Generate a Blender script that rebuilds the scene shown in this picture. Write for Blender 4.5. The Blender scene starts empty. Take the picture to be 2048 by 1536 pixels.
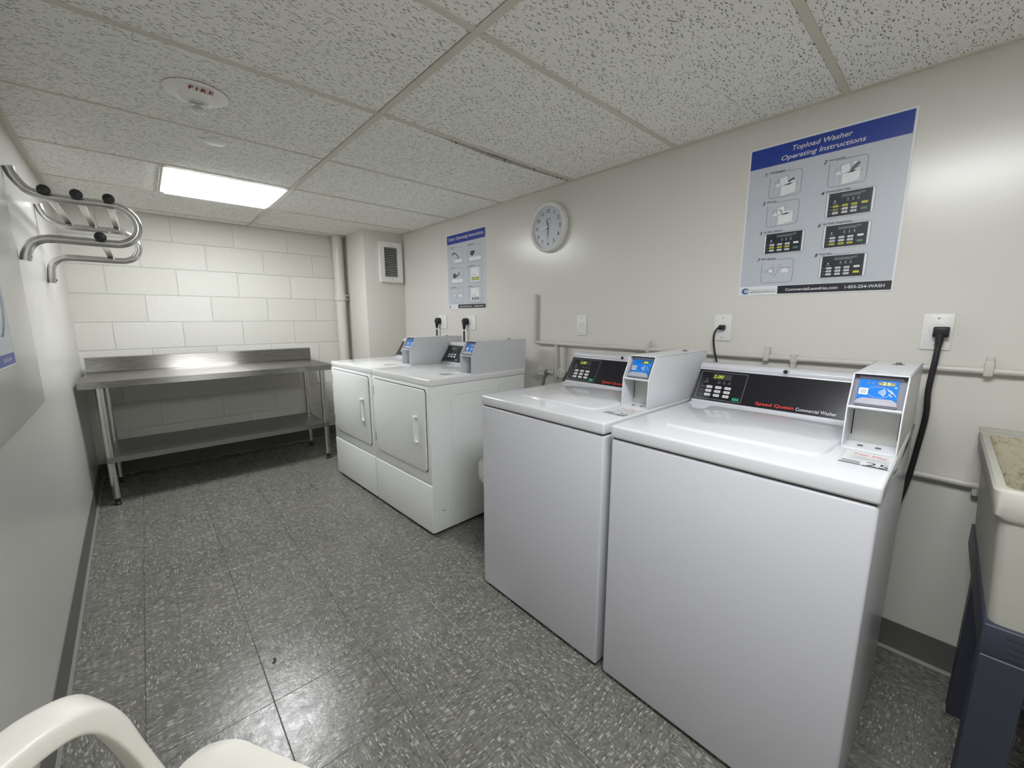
import bpy, bmesh, math, random
from mathutils import Vector, Matrix
random.seed(7)
S = bpy.context.scene
C = S.collection
# ---------------------------------------------------------------- camera
cam = bpy.data.cameras.new('camera'); co = bpy.data.objects.new('camera', cam); C.objects.link(co)
cam.sensor_width = 36.0; cam.lens = 810.0 / 2048.0 * 36.0; cam.clip_start = 0.02
rt = Vector((0.74235, -0.67001, 0.0)); fw = Vector((0.66102, 0.73240, -0.16321)); fw.normalize()
rt = (rt - fw * rt.dot(fw)).normalized(); upv = rt.cross(fw).normalized()
co.matrix_world = Matrix(((rt.x, upv.x, -fw.x, 0), (rt.y, upv.y, -fw.y, 0), (rt.z, upv.z, -fw.z, 1.18), (0, 0, 0, 1)))
S.camera = co
# ---------------------------------------------------------------- world, exposure, lamp strength
wd = bpy.data.worlds.new('world'); S.world = wd; wd.use_nodes = True
wd.node_tree.nodes['Background'].inputs[0].default_value = (0.5, 0.52, 0.55, 1)
wd.node_tree.nodes['Background'].inputs[1].default_value = 0.0
S.view_settings.view_transform = 'Standard'; S.view_settings.look = 'None'
S.cycles.max_bounces = 16; S.cycles.diffuse_bounces = 12; S.cycles.glossy_bounces = 6
S.cycles.caustics_reflective = False; S.cycles.caustics_refractive = False
S.view_settings.exposure = 0.75; S.view_settings.gamma = 1.0; S.view_settings.use_curve_mapping = False
PANEL_FAR = 18.0      # emission of the ceiling light seen in the photo
PANEL_NEAR = 19.0     # emission of the same light above the camera
ZC = 1.931           # ceiling height
XR = 1.877           # right wall
YF = 4.15            # far wall
YB = -1.4            # wall behind the camera
def lwx(y): return -0.352 + 0.018 * (4.0 - y)     # left wall is very slightly out of square

# ---------------------------------------------------------------- materials
def newmat(name):
    m = bpy.data.materials.new(name); m.use_nodes = True
    return m, m.node_tree, m.node_tree.nodes['Principled BSDF']
def setp(b, col=None, rough=None, metal=None, spec=None, coat=None):
    if col is not None: b.inputs['Base Color'].default_value = (*col, 1)
    if rough is not None: b.inputs['Roughness'].default_value = rough
    if metal is not None: b.inputs['Metallic'].default_value = metal
    if spec is not None: b.inputs['Specular IOR Level'].default_value = spec
    if coat is not None: b.inputs['Coat Weight'].default_value = coat; b.inputs['Coat Roughness'].default_value = 0.06
def N(t, typ, **kw):
    n = t.nodes.new(typ)
    for k, v in kw.items():
        if k == 'inp':
            for a, b in v.items(): n.inputs[a].default_value = b
        else: setattr(n, k, v)
    return n
def objco(t, scale=(1, 1, 1), loc=(0, 0, 0), rot=(0, 0, 0)):
    g = N(t, 'ShaderNodeNewGeometry'); mp = N(t, 'ShaderNodeMapping')
    mp.inputs['Scale'].default_value = scale; mp.inputs['Location'].default_value = loc; mp.inputs['Rotation'].default_value = rot
    t.links.new(g.outputs['Position'], mp.inputs['Vector'])
    return mp
def plain(name, col, rough=0.4, metal=0.0, spec=0.5, coat=None, bump=0.0, bscale=60, var=0.0):
    """paint / plastic with faint grain"""
    m, t, b = newmat(name); setp(b, col, rough, metal, spec, coat)
    if bump or var:
        mp = objco(t); no = N(t, 'ShaderNodeTexNoise', inp={'Scale': bscale, 'Detail': 3.0})
        t.links.new(mp.outputs[0], no.inputs['Vector'])
        if bump:
            bu = N(t, 'ShaderNodeBump', inp={'Strength': bump, 'Distance': 0.002})
            t.links.new(no.outputs['Fac'], bu.inputs['Height']); t.links.new(bu.outputs[0], b.inputs['Normal'])
        if var:
            n2 = N(t, 'ShaderNodeTexNoise', inp={'Scale': 3.0, 'Detail': 4.0}); t.links.new(mp.outputs[0], n2.inputs['Vector'])
            r = N(t, 'ShaderNodeMapRange', inp={'From Min': 0.3, 'From Max': 0.7, 'To Min': 1 - var, 'To Max': 1 + var})
            t.links.new(n2.outputs['Fac'], r.inputs['Value'])
            mx = N(t, 'ShaderNodeVectorMath', operation='SCALE'); mx.inputs[0].default_value = col
            t.links.new(r.outputs[0], mx.inputs['Scale']); t.links.new(mx.outputs[0], b.inputs['Base Color'])
    return m
def emit(name, col, s, base=(0.02, 0.02, 0.02)):
    m, t, b = newmat(name); setp(b, base, 0.4); b.inputs['Emission Color'].default_value = (*col, 1); b.inputs['Emission Strength'].default_value = s
    return m
M = {}
def wallmat(name, col, rough, bmp=0.22):
    m, t, b = newmat(name); setp(b, col, rough, 0, 0.5)
    mp = objco(t)
    n1 = N(t, 'ShaderNodeTexNoise', inp={'Scale': 75.0, 'Detail': 3.0, 'Roughness': 0.5})
    n2 = N(t, 'ShaderNodeTexNoise', inp={'Scale': 4.0, 'Detail': 3.0})
    t.links.new(mp.outputs[0], n1.inputs['Vector']); t.links.new(mp.outputs[0], n2.inputs['Vector'])
    ad = N(t, 'ShaderNodeMath', operation='MULTIPLY_ADD', inp={1: 2.0}); t.links.new(n2.outputs['Fac'], ad.inputs[0]); t.links.new(n1.outputs['Fac'], ad.inputs[2])
    bu = N(t, 'ShaderNodeBump', inp={'Strength': bmp, 'Distance': 0.001}); t.links.new(ad.outputs[0], bu.inputs['Height']); t.links.new(bu.outputs[0], b.inputs['Normal'])
    return m
M['wall'] = wallmat('semi_gloss_grey_beige_paint', (0.655, 0.637, 0.592), 0.24)
M['wall_left'] = wallmat('semi_gloss_grey_paint', (0.60, 0.59, 0.56), 0.24, 0.10)
M['column'] = wallmat('column_paint', (0.68, 0.66, 0.61), 0.5)
# painted concrete block
def blockmat():
    m, t, b = newmat('painted_concrete_block'); setp(b, (0.72, 0.71, 0.66), 0.5)
    g = N(t, 'ShaderNodeNewGeometry'); sp = N(t, 'ShaderNodeSeparateXYZ'); t.links.new(g.outputs['Position'], sp.inputs[0])
    cb = N(t, 'ShaderNodeCombineXYZ')
    a = N(t, 'ShaderNodeMath', operation='ADD', inp={1: -0.235 + 4.0}); c = N(t, 'ShaderNodeMath', operation='ADD', inp={1: 0.0626})
    t.links.new(sp.outputs['X'], a.inputs[0]); t.links.new(sp.outputs['Z'], c.inputs[0])
    t.links.new(a.outputs[0], cb.inputs['X']); t.links.new(c.outputs[0], cb.inputs['Y'])
    br = N(t, 'ShaderNodeTexBrick', offset=0.5, offset_frequency=2, squash=1.0,
           inp={'Scale': 1.0, 'Brick Width': 0.4, 'Row Height': 0.2008, 'Mortar Size': 0.0035, 'Mortar Smooth': 0.6, 'Color1': (0.745, 0.735, 0.685, 1), 'Color2': (0.69, 0.68, 0.625, 1), 'Mortar': (0.70, 0.69, 0.64, 1)})
    t.links.new(cb.outputs[0], br.inputs['Vector'])
    # wobble so the joints are hand-painted
    n1 = N(t, 'ShaderNodeTexNoise', inp={'Scale': 70.0, 'Detail': 5.0, 'Roughness': 0.65}); t.links.new(g.outputs['Position'], n1.inputs['Vector'])
    v = N(t, 'ShaderNodeTexVoronoi', inp={'Scale': 38.0}); t.links.new(g.outputs['Position'], v.inputs['Vector'])
    pit = N(t, 'ShaderNodeMapRange', inp={'From Min': 0.0, 'From Max': 0.16, 'To Min': -1.0, 'To Max': 0.0}); t.links.new(v.outputs['Distance'], pit.inputs['Value'])
    h = N(t, 'ShaderNodeMath', operation='MULTIPLY_ADD', inp={1: -1.7}); t.links.new(br.outputs['Fac'], h.inputs[0]); t.links.new(n1.outputs['Fac'], h.inputs[2])
    h2 = N(t, 'ShaderNodeMath', operation='ADD'); t.links.new(h.outputs[0], h2.inputs[0]); t.links.new(pit.outputs[0], h2.inputs[1])
    bu = N(t, 'ShaderNodeBump', inp={'Strength': 0.9, 'Distance': 0.0026}); t.links.new(h2.outputs[0], bu.inputs['Height']); t.links.new(bu.outputs[0], b.inputs['Normal'])
    t.links.new(br.outputs['Color'], b.inputs['Base Color'])
    return m
M['block'] = blockmat()
# vinyl composition floor tiles, streaks turned a quarter from tile to tile
def floormat():
    m, t, b = newmat('marbled_vinyl_floor_tile'); setp(b, (0.2, 0.2, 0.19), 0.3)
    P = 0.2975
    g = N(t, 'ShaderNodeNewGeometry')
    off = N(t, 'ShaderNodeMapping'); off.inputs['Location'].default_value = ((-0.176 + 20 * P) / P, (-0.405 + 20 * P) / P, 0); off.inputs['Scale'].default_value = (1 / P, 1 / P, 0)
    t.links.new(g.outputs['Position'], off.inputs['Vector'])
    ck = N(t, 'ShaderNodeTexChecker', inp={'Scale': 1.0}); t.links.new(off.outputs[0], ck.inputs['Vector'])
    fl = N(t, 'ShaderNodeVectorMath', operation='FLOOR'); t.links.new(off.outputs[0], fl.inputs[0])
    wn = N(t, 'ShaderNodeTexWhiteNoise'); t.links.new(fl.outputs[0], wn.inputs['Vector'])
    sc = N(t, 'ShaderNodeVectorMath', operation='SCALE', inp={'Scale': 9.0}); t.links.new(wn.outputs['Color'], sc.inputs[0])
    ps = N(t, 'ShaderNodeVectorMath', operation='ADD'); t.links.new(g.outputs['Position'], ps.inputs[0]); t.links.new(sc.outputs[0], ps.inputs[1])
    # slightly wavy
    wv = N(t, 'ShaderNodeTexNoise', inp={'Scale': 9.0, 'Detail': 2.0}); t.links.new(ps.outputs[0], wv.inputs['Vector'])
    ws = N(t, 'ShaderNodeVectorMath', operation='SCALE', inp={'Scale': 0.035}); t.links.new(wv.outputs['Color'], ws.inputs[0])
    p2 = N(t, 'ShaderNodeVectorMath', operation='ADD'); t.links.new(ps.outputs[0], p2.inputs[0]); t.links.new(ws.outputs[0], p2.inputs[1])
    def orient(a):
        mp = N(t, 'ShaderNodeMapping'); mp.inputs['Scale'].default_value = a; t.links.new(p2.outputs[0], mp.inputs['Vector']); return mp
    A = orient((58, 200, 1)); B = orient((200, 58, 1))
    mix = N(t, 'ShaderNodeMix', data_type='VECTOR'); t.links.new(ck.outputs['Fac'], mix.inputs[0])
    t.links.new(A.outputs[0], mix.inputs[4]); t.links.new(B.outputs[0], mix.inputs[5]); vec = mix.outputs[1]
    def flecks(scale, thr, keep, seed):
        mp = N(t, 'ShaderNodeMapping'); mp.inputs['Scale'].default_value = (scale,) * 3; mp.inputs['Location'].default_value = (seed, seed * 1.7, 0); t.links.new(vec, mp.inputs['Vector'])
        v = N(t, 'ShaderNodeTexVoronoi', inp={'Scale': 1.0, 'Randomness': 1.0}); v.voronoi_dimensions = '2D'; t.links.new(mp.outputs[0], v.inputs['Vector'])
        d = N(t, 'ShaderNodeMapRange', inp={'From Min': thr, 'From Max': thr * 0.65, 'To Min': 0.0, 'To Max': 1.0}); t.links.new(v.outputs['Distance'], d.inputs['Value'])
        s = N(t, 'ShaderNodeSeparateColor'); t.links.new(v.outputs['Color'], s.inputs[0])
        k = N(t, 'ShaderNodeMath', operation='LESS_THAN', inp={1: keep}); t.links.new(s.outputs[0], k.inputs[0])
        mu = N(t, 'ShaderNodeMath', operation='MULTIPLY'); t.links.new(d.outputs[0], mu.inputs[0]); t.links.new(k.outputs[0], mu.inputs[1])
        mu2 = N(t, 'ShaderNodeMath', operation='MULTIPLY'); t.links.new(mu.outputs[0], mu2.inputs[0]); t.links.new(s.outputs[1], mu2.inputs[1])
        return mu2
    base = N(t, 'ShaderNodeTexNoise', inp={'Scale': 0.45, 'Detail': 4.0}); t.links.new(vec, base.inputs['Vector'])
    cr = N(t, 'ShaderNodeValToRGB'); t.links.new(base.outputs['Fac'], cr.inputs[0])
    cr.color_ramp.elements[0].position = 0.35; cr.color_ramp.elements[0].color = (0.122, 0.119, 0.107, 1)
    cr.color_ramp.elements[1].position = 0.68; cr.color_ramp.elements[1].color = (0.180, 0.175, 0.158, 1)
    cur = cr.outputs['Color']
    for (scale, thr, keep, seed, col, st) in ((1.0, 0.42, 0.34, 3.1, (0.065, 0.063, 0.058), 1.0), (0.8, 0.40, 0.30, 11.7, (0.46, 0.45, 0.415), 1.0), (1.25, 0.42, 0.34, 27.3, (0.36, 0.34, 0.27), 0.9)):
        f = flecks(scale, thr, keep, seed)
        st_ = N(t, 'ShaderNodeMath', operation='MULTIPLY', use_clamp=True, inp={1: st}); t.links.new(f.outputs[0], st_.inputs[0])
        mc = N(t, 'ShaderNodeMix', data_type='RGBA'); t.links.new(st_.outputs[0], mc.inputs[0]); t.links.new(cur, mc.inputs[6]); mc.inputs[7].default_value = (*col, 1); cur = mc.outputs[2]
    # seams
    fr = N(t, 'ShaderNodeVectorMath', operation='FRACTION'); t.links.new(off.outputs[0], fr.inputs[0])
    su = N(t, 'ShaderNodeVectorMath', operation='SUBTRACT'); t.links.new(fr.outputs[0], su.inputs[0]); su.inputs[1].default_value = (0.5, 0.5, 0.5)
    ab = N(t, 'ShaderNodeVectorMath', operation='ABSOLUTE'); t.links.new(su.outputs[0], ab.inputs[0])
    s3 = N(t, 'ShaderNodeSeparateXYZ'); t.links.new(ab.outputs[0], s3.inputs[0])
    def edge(o, a, k):
        r = N(t, 'ShaderNodeMapRange', inp={'From Min': a, 'From Max': 0.5, 'To Min': 0.0, 'To Max': k}); t.links.new(o, r.inputs['Value']); return r
    ex, ey = edge(s3.outputs['X'], 0.4935, 0.7), edge(s3.outputs['Y'], 0.495, 0.3)
    mxs = N(t, 'ShaderNodeMath', operation='MAXIMUM'); t.links.new(ex.outputs[0], mxs.inputs[0]); t.links.new(ey.outputs[0], mxs.inputs[1])
    mc = N(t, 'ShaderNodeMix', data_type='RGBA'); t.links.new(mxs.outputs[0], mc.inputs[0]); t.links.new(cur, mc.inputs[6]); mc.inputs[7].default_value = (0.03, 0.03, 0.028, 1)
    t.links.new(mc.outputs[2], b.inputs['Base Color'])
    n5 = N(t, 'ShaderNodeTexNoise', inp={'Scale': 26.0, 'Detail': 5.0, 'Roughness': 0.7}); t.links.new(g.outputs['Position'], n5.inputs['Vector'])
    rr = N(t, 'ShaderNodeMapRange', inp={'From Min': 0.3, 'From Max': 0.7, 'To Min': 0.14, 'To Max': 0.34}); t.links.new(n5.outputs['Fac'], rr.inputs['Value']); t.links.new(rr.outputs[0], b.inputs['Roughness'])
    hs = N(t, 'ShaderNodeMath', operation='MULTIPLY_ADD', inp={1: -1.5}); t.links.new(mxs.outputs[0], hs.inputs[0]); t.links.new(n5.outputs['Fac'], hs.inputs[2])
    bu = N(t, 'ShaderNodeBump', inp={'Strength': 0.5, 'Distance': 0.0022}); t.links.new(hs.outputs[0], bu.inputs['Height']); t.links.new(bu.outputs[0], b.inputs['Normal'])
    return m
M['floor'] = floormat()
def tilemat():
    m, t, b = newmat('fissured_mineral_ceiling_tile'); setp(b, (0.62, 0.61, 0.57), 0.9, 0, 0.2)
    g = N(t, 'ShaderNodeNewGeometry')
    wv = N(t, 'ShaderNodeTexNoise', inp={'Scale': 22.0, 'Detail': 2.0}); t.links.new(g.outputs['Position'], wv.inputs['Vector'])
    ws = N(t, 'ShaderNodeVectorMath', operation='SCALE', inp={'Scale': 0.02}); t.links.new(wv.outputs['Color'], ws.inputs[0])
    p2 = N(t, 'ShaderNodeVectorMath', operation='ADD'); t.links.new(g.outputs['Position'], p2.inputs[0]); t.links.new(ws.outputs[0], p2.inputs[1])
    def fiss(sc, thr, keep, seed, rot):
        mp = N(t, 'ShaderNodeMapping'); mp.inputs['Scale'].default_value = sc; mp.inputs['Location'].default_value = (seed, seed * 2.3, 0); mp.inputs['Rotation'].default_value = (0, 0, rot)
        t.links.new(p2.outputs[0], mp.inputs['Vector'])
        v = N(t, 'ShaderNodeTexVoronoi', inp={'Scale': 1.0}); v.voronoi_dimensions = '2D'; t.links.new(mp.outputs[0], v.inputs['Vector'])
        d = N(t, 'ShaderNodeMapRange', inp={'From Min': thr, 'From Max': thr * 0.6, 'To Min': 0.0, 'To Max': 1.0}); t.links.new(v.outputs['Distance'], d.inputs['Value'])
        s = N(t, 'ShaderNodeSeparateColor'); t.links.new(v.outputs['Color'], s.inputs[0])
        k = N(t, 'ShaderNodeMath', operation='LESS_THAN', inp={1: keep}); t.links.new(s.outputs[0], k.inputs[0])
        mu = N(t, 'ShaderNodeMath', operation='MULTIPLY'); t.links.new(d.outputs[0], mu.inputs[0]); t.links.new(k.outputs[0], mu.inputs[1]); return mu
    a = fiss((42, 210, 1), 0.32, 0.17, 1.3, 0.28); c = fiss((58, 230, 1), 0.32, 0.15, 8.9, -0.4); e = fiss((130, 170, 1), 0.26, 0.10, 5.2, 0)
    m1 = N(t, 'ShaderNodeMath', operation='MAXIMUM'); t.links.new(a.outputs[0], m1.inputs[0]); t.links.new(c.outputs[0], m1.inputs[1])
    m2 = N(t, 'ShaderNodeMath', operation='MAXIMUM'); t.links.new(m1.outputs[0], m2.inputs[0]); t.links.new(e.outputs[0], m2.inputs[1])
    st_ = N(t, 'ShaderNodeMath', operation='MULTIPLY', inp={1: 0.85}); t.links.new(m2.outputs[0], st_.inputs[0])
    fine = N(t, 'ShaderNodeTexNoise', inp={'Scale': 230.0, 'Detail': 2.0}); t.links.new(g.outputs['Position'], fine.inputs['Vector'])
    cr = N(t, 'ShaderNodeValToRGB'); t.links.new(fine.outputs['Fac'], cr.inputs[0])
    cr.color_ramp.elements[0].position = 0.3; cr.color_ramp.elements[0].color = (0.74, 0.73, 0.68, 1); cr.color_ramp.elements[1].position = 0.55; cr.color_ramp.elements[1].color = (0.90, 0.89, 0.85, 1)
    mc = N(t, 'ShaderNodeMix', data_type='RGBA'); t.links.new(st_.outputs[0], mc.inputs[0]); t.links.new(cr.outputs[0], mc.inputs[6]); mc.inputs[7].default_value = (0.13, 0.12, 0.10, 1)
    t.links.new(mc.outputs[2], b.inputs['Base Color'])
    inv = N(t, 'ShaderNodeMath', operation='MULTIPLY', inp={1: -1.0}); t.links.new(m2.outputs[0], inv.inputs[0])
    bu = N(t, 'ShaderNodeBump', inp={'Strength': 0.5, 'Distance': 0.002}); t.links.new(inv.outputs[0], bu.inputs['Height']); t.links.new(bu.outputs[0], b.inputs['Normal'])
    return m
M['ctile'] = tilemat()
def steel(name, col, rough, stretch):
    m, t, b = newmat(name); setp(b, col, rough, 1.0)
    mp = objco(t, stretch); no = N(t, 'ShaderNodeTexNoise', inp={'Scale': 1.0, 'Detail': 3.0}); t.links.new(mp.outputs[0], no.inputs['Vector'])
    bu = N(t, 'ShaderNodeBump', inp={'Strength': 0.12, 'Distance': 0.0006}); t.links.new(no.outputs['Fac'], bu.inputs['Height']); t.links.new(bu.outputs[0], b.inputs['Normal'])
    r = N(t, 'ShaderNodeMapRange', inp={'To Min': rough - 0.06, 'To Max': rough + 0.08}); t.links.new(no.outputs['Fac'], r.inputs['Value']); t.links.new(r.outputs[0], b.inputs['Roughness'])
    return m
def brushed():
    m, t, b = newmat('brushed_stainless_steel'); setp(b, (0.36, 0.35, 0.33), 0.27, 1.0)
    b.inputs['Anisotropic'].default_value = 1.0
    cx_ = N(t, 'ShaderNodeCombineXYZ', inp={'Y': 0.7071, 'Z': 0.7071}); t.links.new(cx_.outputs[0], b.inputs['Tangent'])
    mp = objco(t, (4, 300, 300)); no = N(t, 'ShaderNodeTexNoise', inp={'Scale': 1.0, 'Detail': 2.0}); t.links.new(mp.outputs[0], no.inputs['Vector'])
    r = N(t, 'ShaderNodeMapRange', inp={'To Min': 0.25, 'To Max': 0.30}); t.links.new(no.outputs['Fac'], r.inputs['Value']); t.links.new(r.outputs[0], b.inputs['Roughness']); return m
M['steel'] = brushed()
M['galv'] = steel('galvanised_steel', (0.27, 0.28, 0.28), 0.38, (30, 60, 60))
M['chrome'] = steel('satin_chrome_tube', (0.62, 0.61, 0.59), 0.22, (80, 80, 80))
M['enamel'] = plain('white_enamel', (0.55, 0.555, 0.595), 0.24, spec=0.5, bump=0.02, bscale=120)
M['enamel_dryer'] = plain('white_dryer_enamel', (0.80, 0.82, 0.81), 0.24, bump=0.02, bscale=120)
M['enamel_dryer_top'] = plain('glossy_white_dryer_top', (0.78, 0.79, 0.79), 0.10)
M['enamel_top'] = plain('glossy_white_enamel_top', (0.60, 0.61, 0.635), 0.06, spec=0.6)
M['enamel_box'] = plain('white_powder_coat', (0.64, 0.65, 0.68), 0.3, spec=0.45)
M['dark_gap'] = plain('dark_gap', (0.03, 0.03, 0.03), 0.7)
M['black_glass'] = plain('black_control_overlay', (0.008, 0.008, 0.012), 0.22, spec=0.5)
M['black_plastic'] = plain('black_plastic', (0.012, 0.012, 0.014), 0.42)
M['rubber'] = plain('black_rubber', (0.015, 0.015, 0.016), 0.6)
M['grid'] = plain('cream_ceiling_grid', (0.62, 0.60, 0.50), 0.55, var=0.06)
M['white_plastic'] = plain('white_plastic', (0.74, 0.74, 0.72), 0.35)
M['alarm_white'] = plain('off_white_alarm_plastic', (0.86, 0.85, 0.80), 0.5)
M['chair'] = plain('white_chair_plastic', (0.62, 0.60, 0.545), 0.42, bump=0.05, bscale=300)
M['fixture'] = plain('white_fixture_metal', (0.78, 0.78, 0.76), 0.5)
M['base'] = plain('grey_vinyl_cove_base', (0.115, 0.112, 0.105), 0.45, var=0.05)
M['base_toe'] = plain('worn_base_toe', (0.24, 0.235, 0.225), 0.5)
M['pipe'] = plain('painted_pipe', (0.56, 0.54, 0.50), 0.38, bump=0.2, bscale=90)
M['pipe_white'] = plain('white_painted_drain_pipe', (0.68, 0.67, 0.62), 0.35, bump=0.05)
M['poster'] = plain('poster_vinyl', (0.50, 0.53, 0.58), 0.38)
M['poster_white'] = plain('poster_white', (0.74, 0.75, 0.77), 0.38)
M['poster_blue'] = plain('poster_blue', (0.012, 0.035, 0.30), 0.38)
M['ink'] = plain('poster_black_ink', (0.012, 0.013, 0.022), 0.4)
M['ink_grey'] = plain('poster_grey_ink', (0.12, 0.13, 0.15), 0.4)
M['ink_soft'] = plain('poster_soft_grey_ink', (0.30, 0.32, 0.35), 0.4)
M['ink_yellow'] = plain('poster_yellow_ink', (0.55, 0.56, 0.05), 0.4)
M['ink_olive'] = plain('poster_olive_ink', (0.28, 0.33, 0.04), 0.4)
M['ink_green'] = plain('poster_green_ink', (0.08, 0.20, 0.11), 0.4)
M['logo_blue'] = plain('logo_blue_ink', (0.02, 0.13, 0.30), 0.4)
M['key'] = plain('pale_key_label', (0.62, 0.62, 0.62), 0.35)
M['key_green'] = plain('green_start_key', (0.01, 0.28, 0.11), 0.35)
M['panel_line'] = plain('grey_panel_line', (0.33, 0.34, 0.36), 0.35)
M['red'] = plain('red_lettering', (0.62, 0.025, 0.02), 0.35)
M['letter_white'] = plain('white_lettering', (0.66, 0.66, 0.67), 0.35)
M['fire_red'] = plain('red_fire_lettering', (0.25, 0.015, 0.01), 0.5)
M['reader_blue'] = plain('card_reader_blue', (0.008, 0.17, 0.60), 0.6, spec=0.15)
M['reader_grey'] = plain('reader_grey_bezel', (0.20, 0.20, 0.24), 0.6, spec=0.2)
M['silver'] = plain('silver_plastic_lip', (0.34, 0.34, 0.39), 0.5, spec=0.3)
M['chute'] = plain('worn_bare_metal_plate', (0.50, 0.50, 0.47), 0.55, metal=0.25, var=0.12)
M['led'] = emit('yellow_green_digits', (0.62, 0.75, 0.03), 0.8)
M['led_dim'] = emit('dim_green_digits', (0.25, 0.40, 0.05), 0.35)
M['led_yellow'] = emit('yellow_digits', (1.0, 1.0, 0.06), 1.0)
M['led_blue'] = emit('blue_status_light', (0.05, 0.2, 1.0), 1.5)
M['led_white'] = emit('white_reader_glow', (0.7, 0.85, 1.0), 1.0)
M['sink'] = plain('weathered_sink_composite', (0.42, 0.41, 0.36), 0.5, bump=0.3, bscale=90, var=0.05)
M['stand'] = plain('blue_grey_sink_stand', (0.032, 0.037, 0.055), 0.5)
M['stain'] = plain('dark_speck', (0.03, 0.025, 0.02), 0.7)
def sinkin():
    m, t, b = newmat('speckled_sink_inside'); setp(b, (0.4, 0.37, 0.27), 0.6)
    g = N(t, 'ShaderNodeNewGeometry')
    no = N(t, 'ShaderNodeTexNoise', inp={'Scale': 60.0, 'Detail': 6.0, 'Roughness': 0.7}); t.links.new(g.outputs['Position'], no.inputs['Vector'])
    cr = N(t, 'ShaderNodeValToRGB'); t.links.new(no.outputs['Fac'], cr.inputs[0])
    cr.color_ramp.elements[0].position = 0.28; cr.color_ramp.elements[0].color = (0.16, 0.13, 0.08, 1); cr.color_ramp.elements[1].position = 0.5; cr.color_ramp.elements[1].color = (0.42, 0.39, 0.28, 1)
    t.links.new(cr.outputs[0], b.inputs['Base Color']); return m
M['sink_in'] = sinkin()
def glassmat():
    m, t, b = newmat('clear_strobe_lens'); setp(b, (0.9, 0.9, 0.9), 0.08); b.inputs['Alpha'].default_value = 0.3; return m
M['lens'] = glassmat()
def panelmat(name, s):
    m = bpy.data.materials.new(name); m.use_nodes = True; t = m.node_tree; t.nodes.clear()
    e = N(t, 'ShaderNodeEmission', inp={'Color': (0.95, 0.97, 0.985, 1), 'Strength': s}); o = N(t, 'ShaderNodeOutputMaterial'); t.links.new(e.outputs[0], o.inputs[0]); return m
M['panel_far'] = panelmat('lit_diffuser', PANEL_FAR); M['panel_near'] = panelmat('lit_diffuser_overhead', PANEL_NEAR)

# ---------------------------------------------------------------- mesh helpers
def frame(O, U, V):
    U = Vector(U).normalized(); V = Vector(V).normalized(); Nn = U.cross(V)
    return Matrix(((U.x, V.x, Nn.x, O[0]), (U.y, V.y, Nn.y, O[1]), (U.z, V.z, Nn.z, O[2]), (0, 0, 0, 1)))
_txt = {}
def text_geo(s, shear=0.0, off=0.0):
    k = (s, shear, off)
    if k not in _txt:
        c = bpy.data.curves.new('t', 'FONT'); c.body = s; c.size = 1.0; c.shear = shear; c.offset = off; c.resolution_u = 3; c.align_x = 'LEFT'
        o = bpy.data.objects.new('t', c); C.objects.link(o); dg = bpy.context.evaluated_depsgraph_get(); dg.update()
        me = bpy.data.meshes.new_from_object(o.evaluated_get(dg))
        v = [tuple(x.co) for x in me.vertices]; f = [tuple(p.vertices) for p in me.polygons]
        bpy.data.objects.remove(o); bpy.data.curves.remove(c); bpy.data.meshes.remove(me)
        _txt[k] = (v, f)
    return _txt[k]
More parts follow.
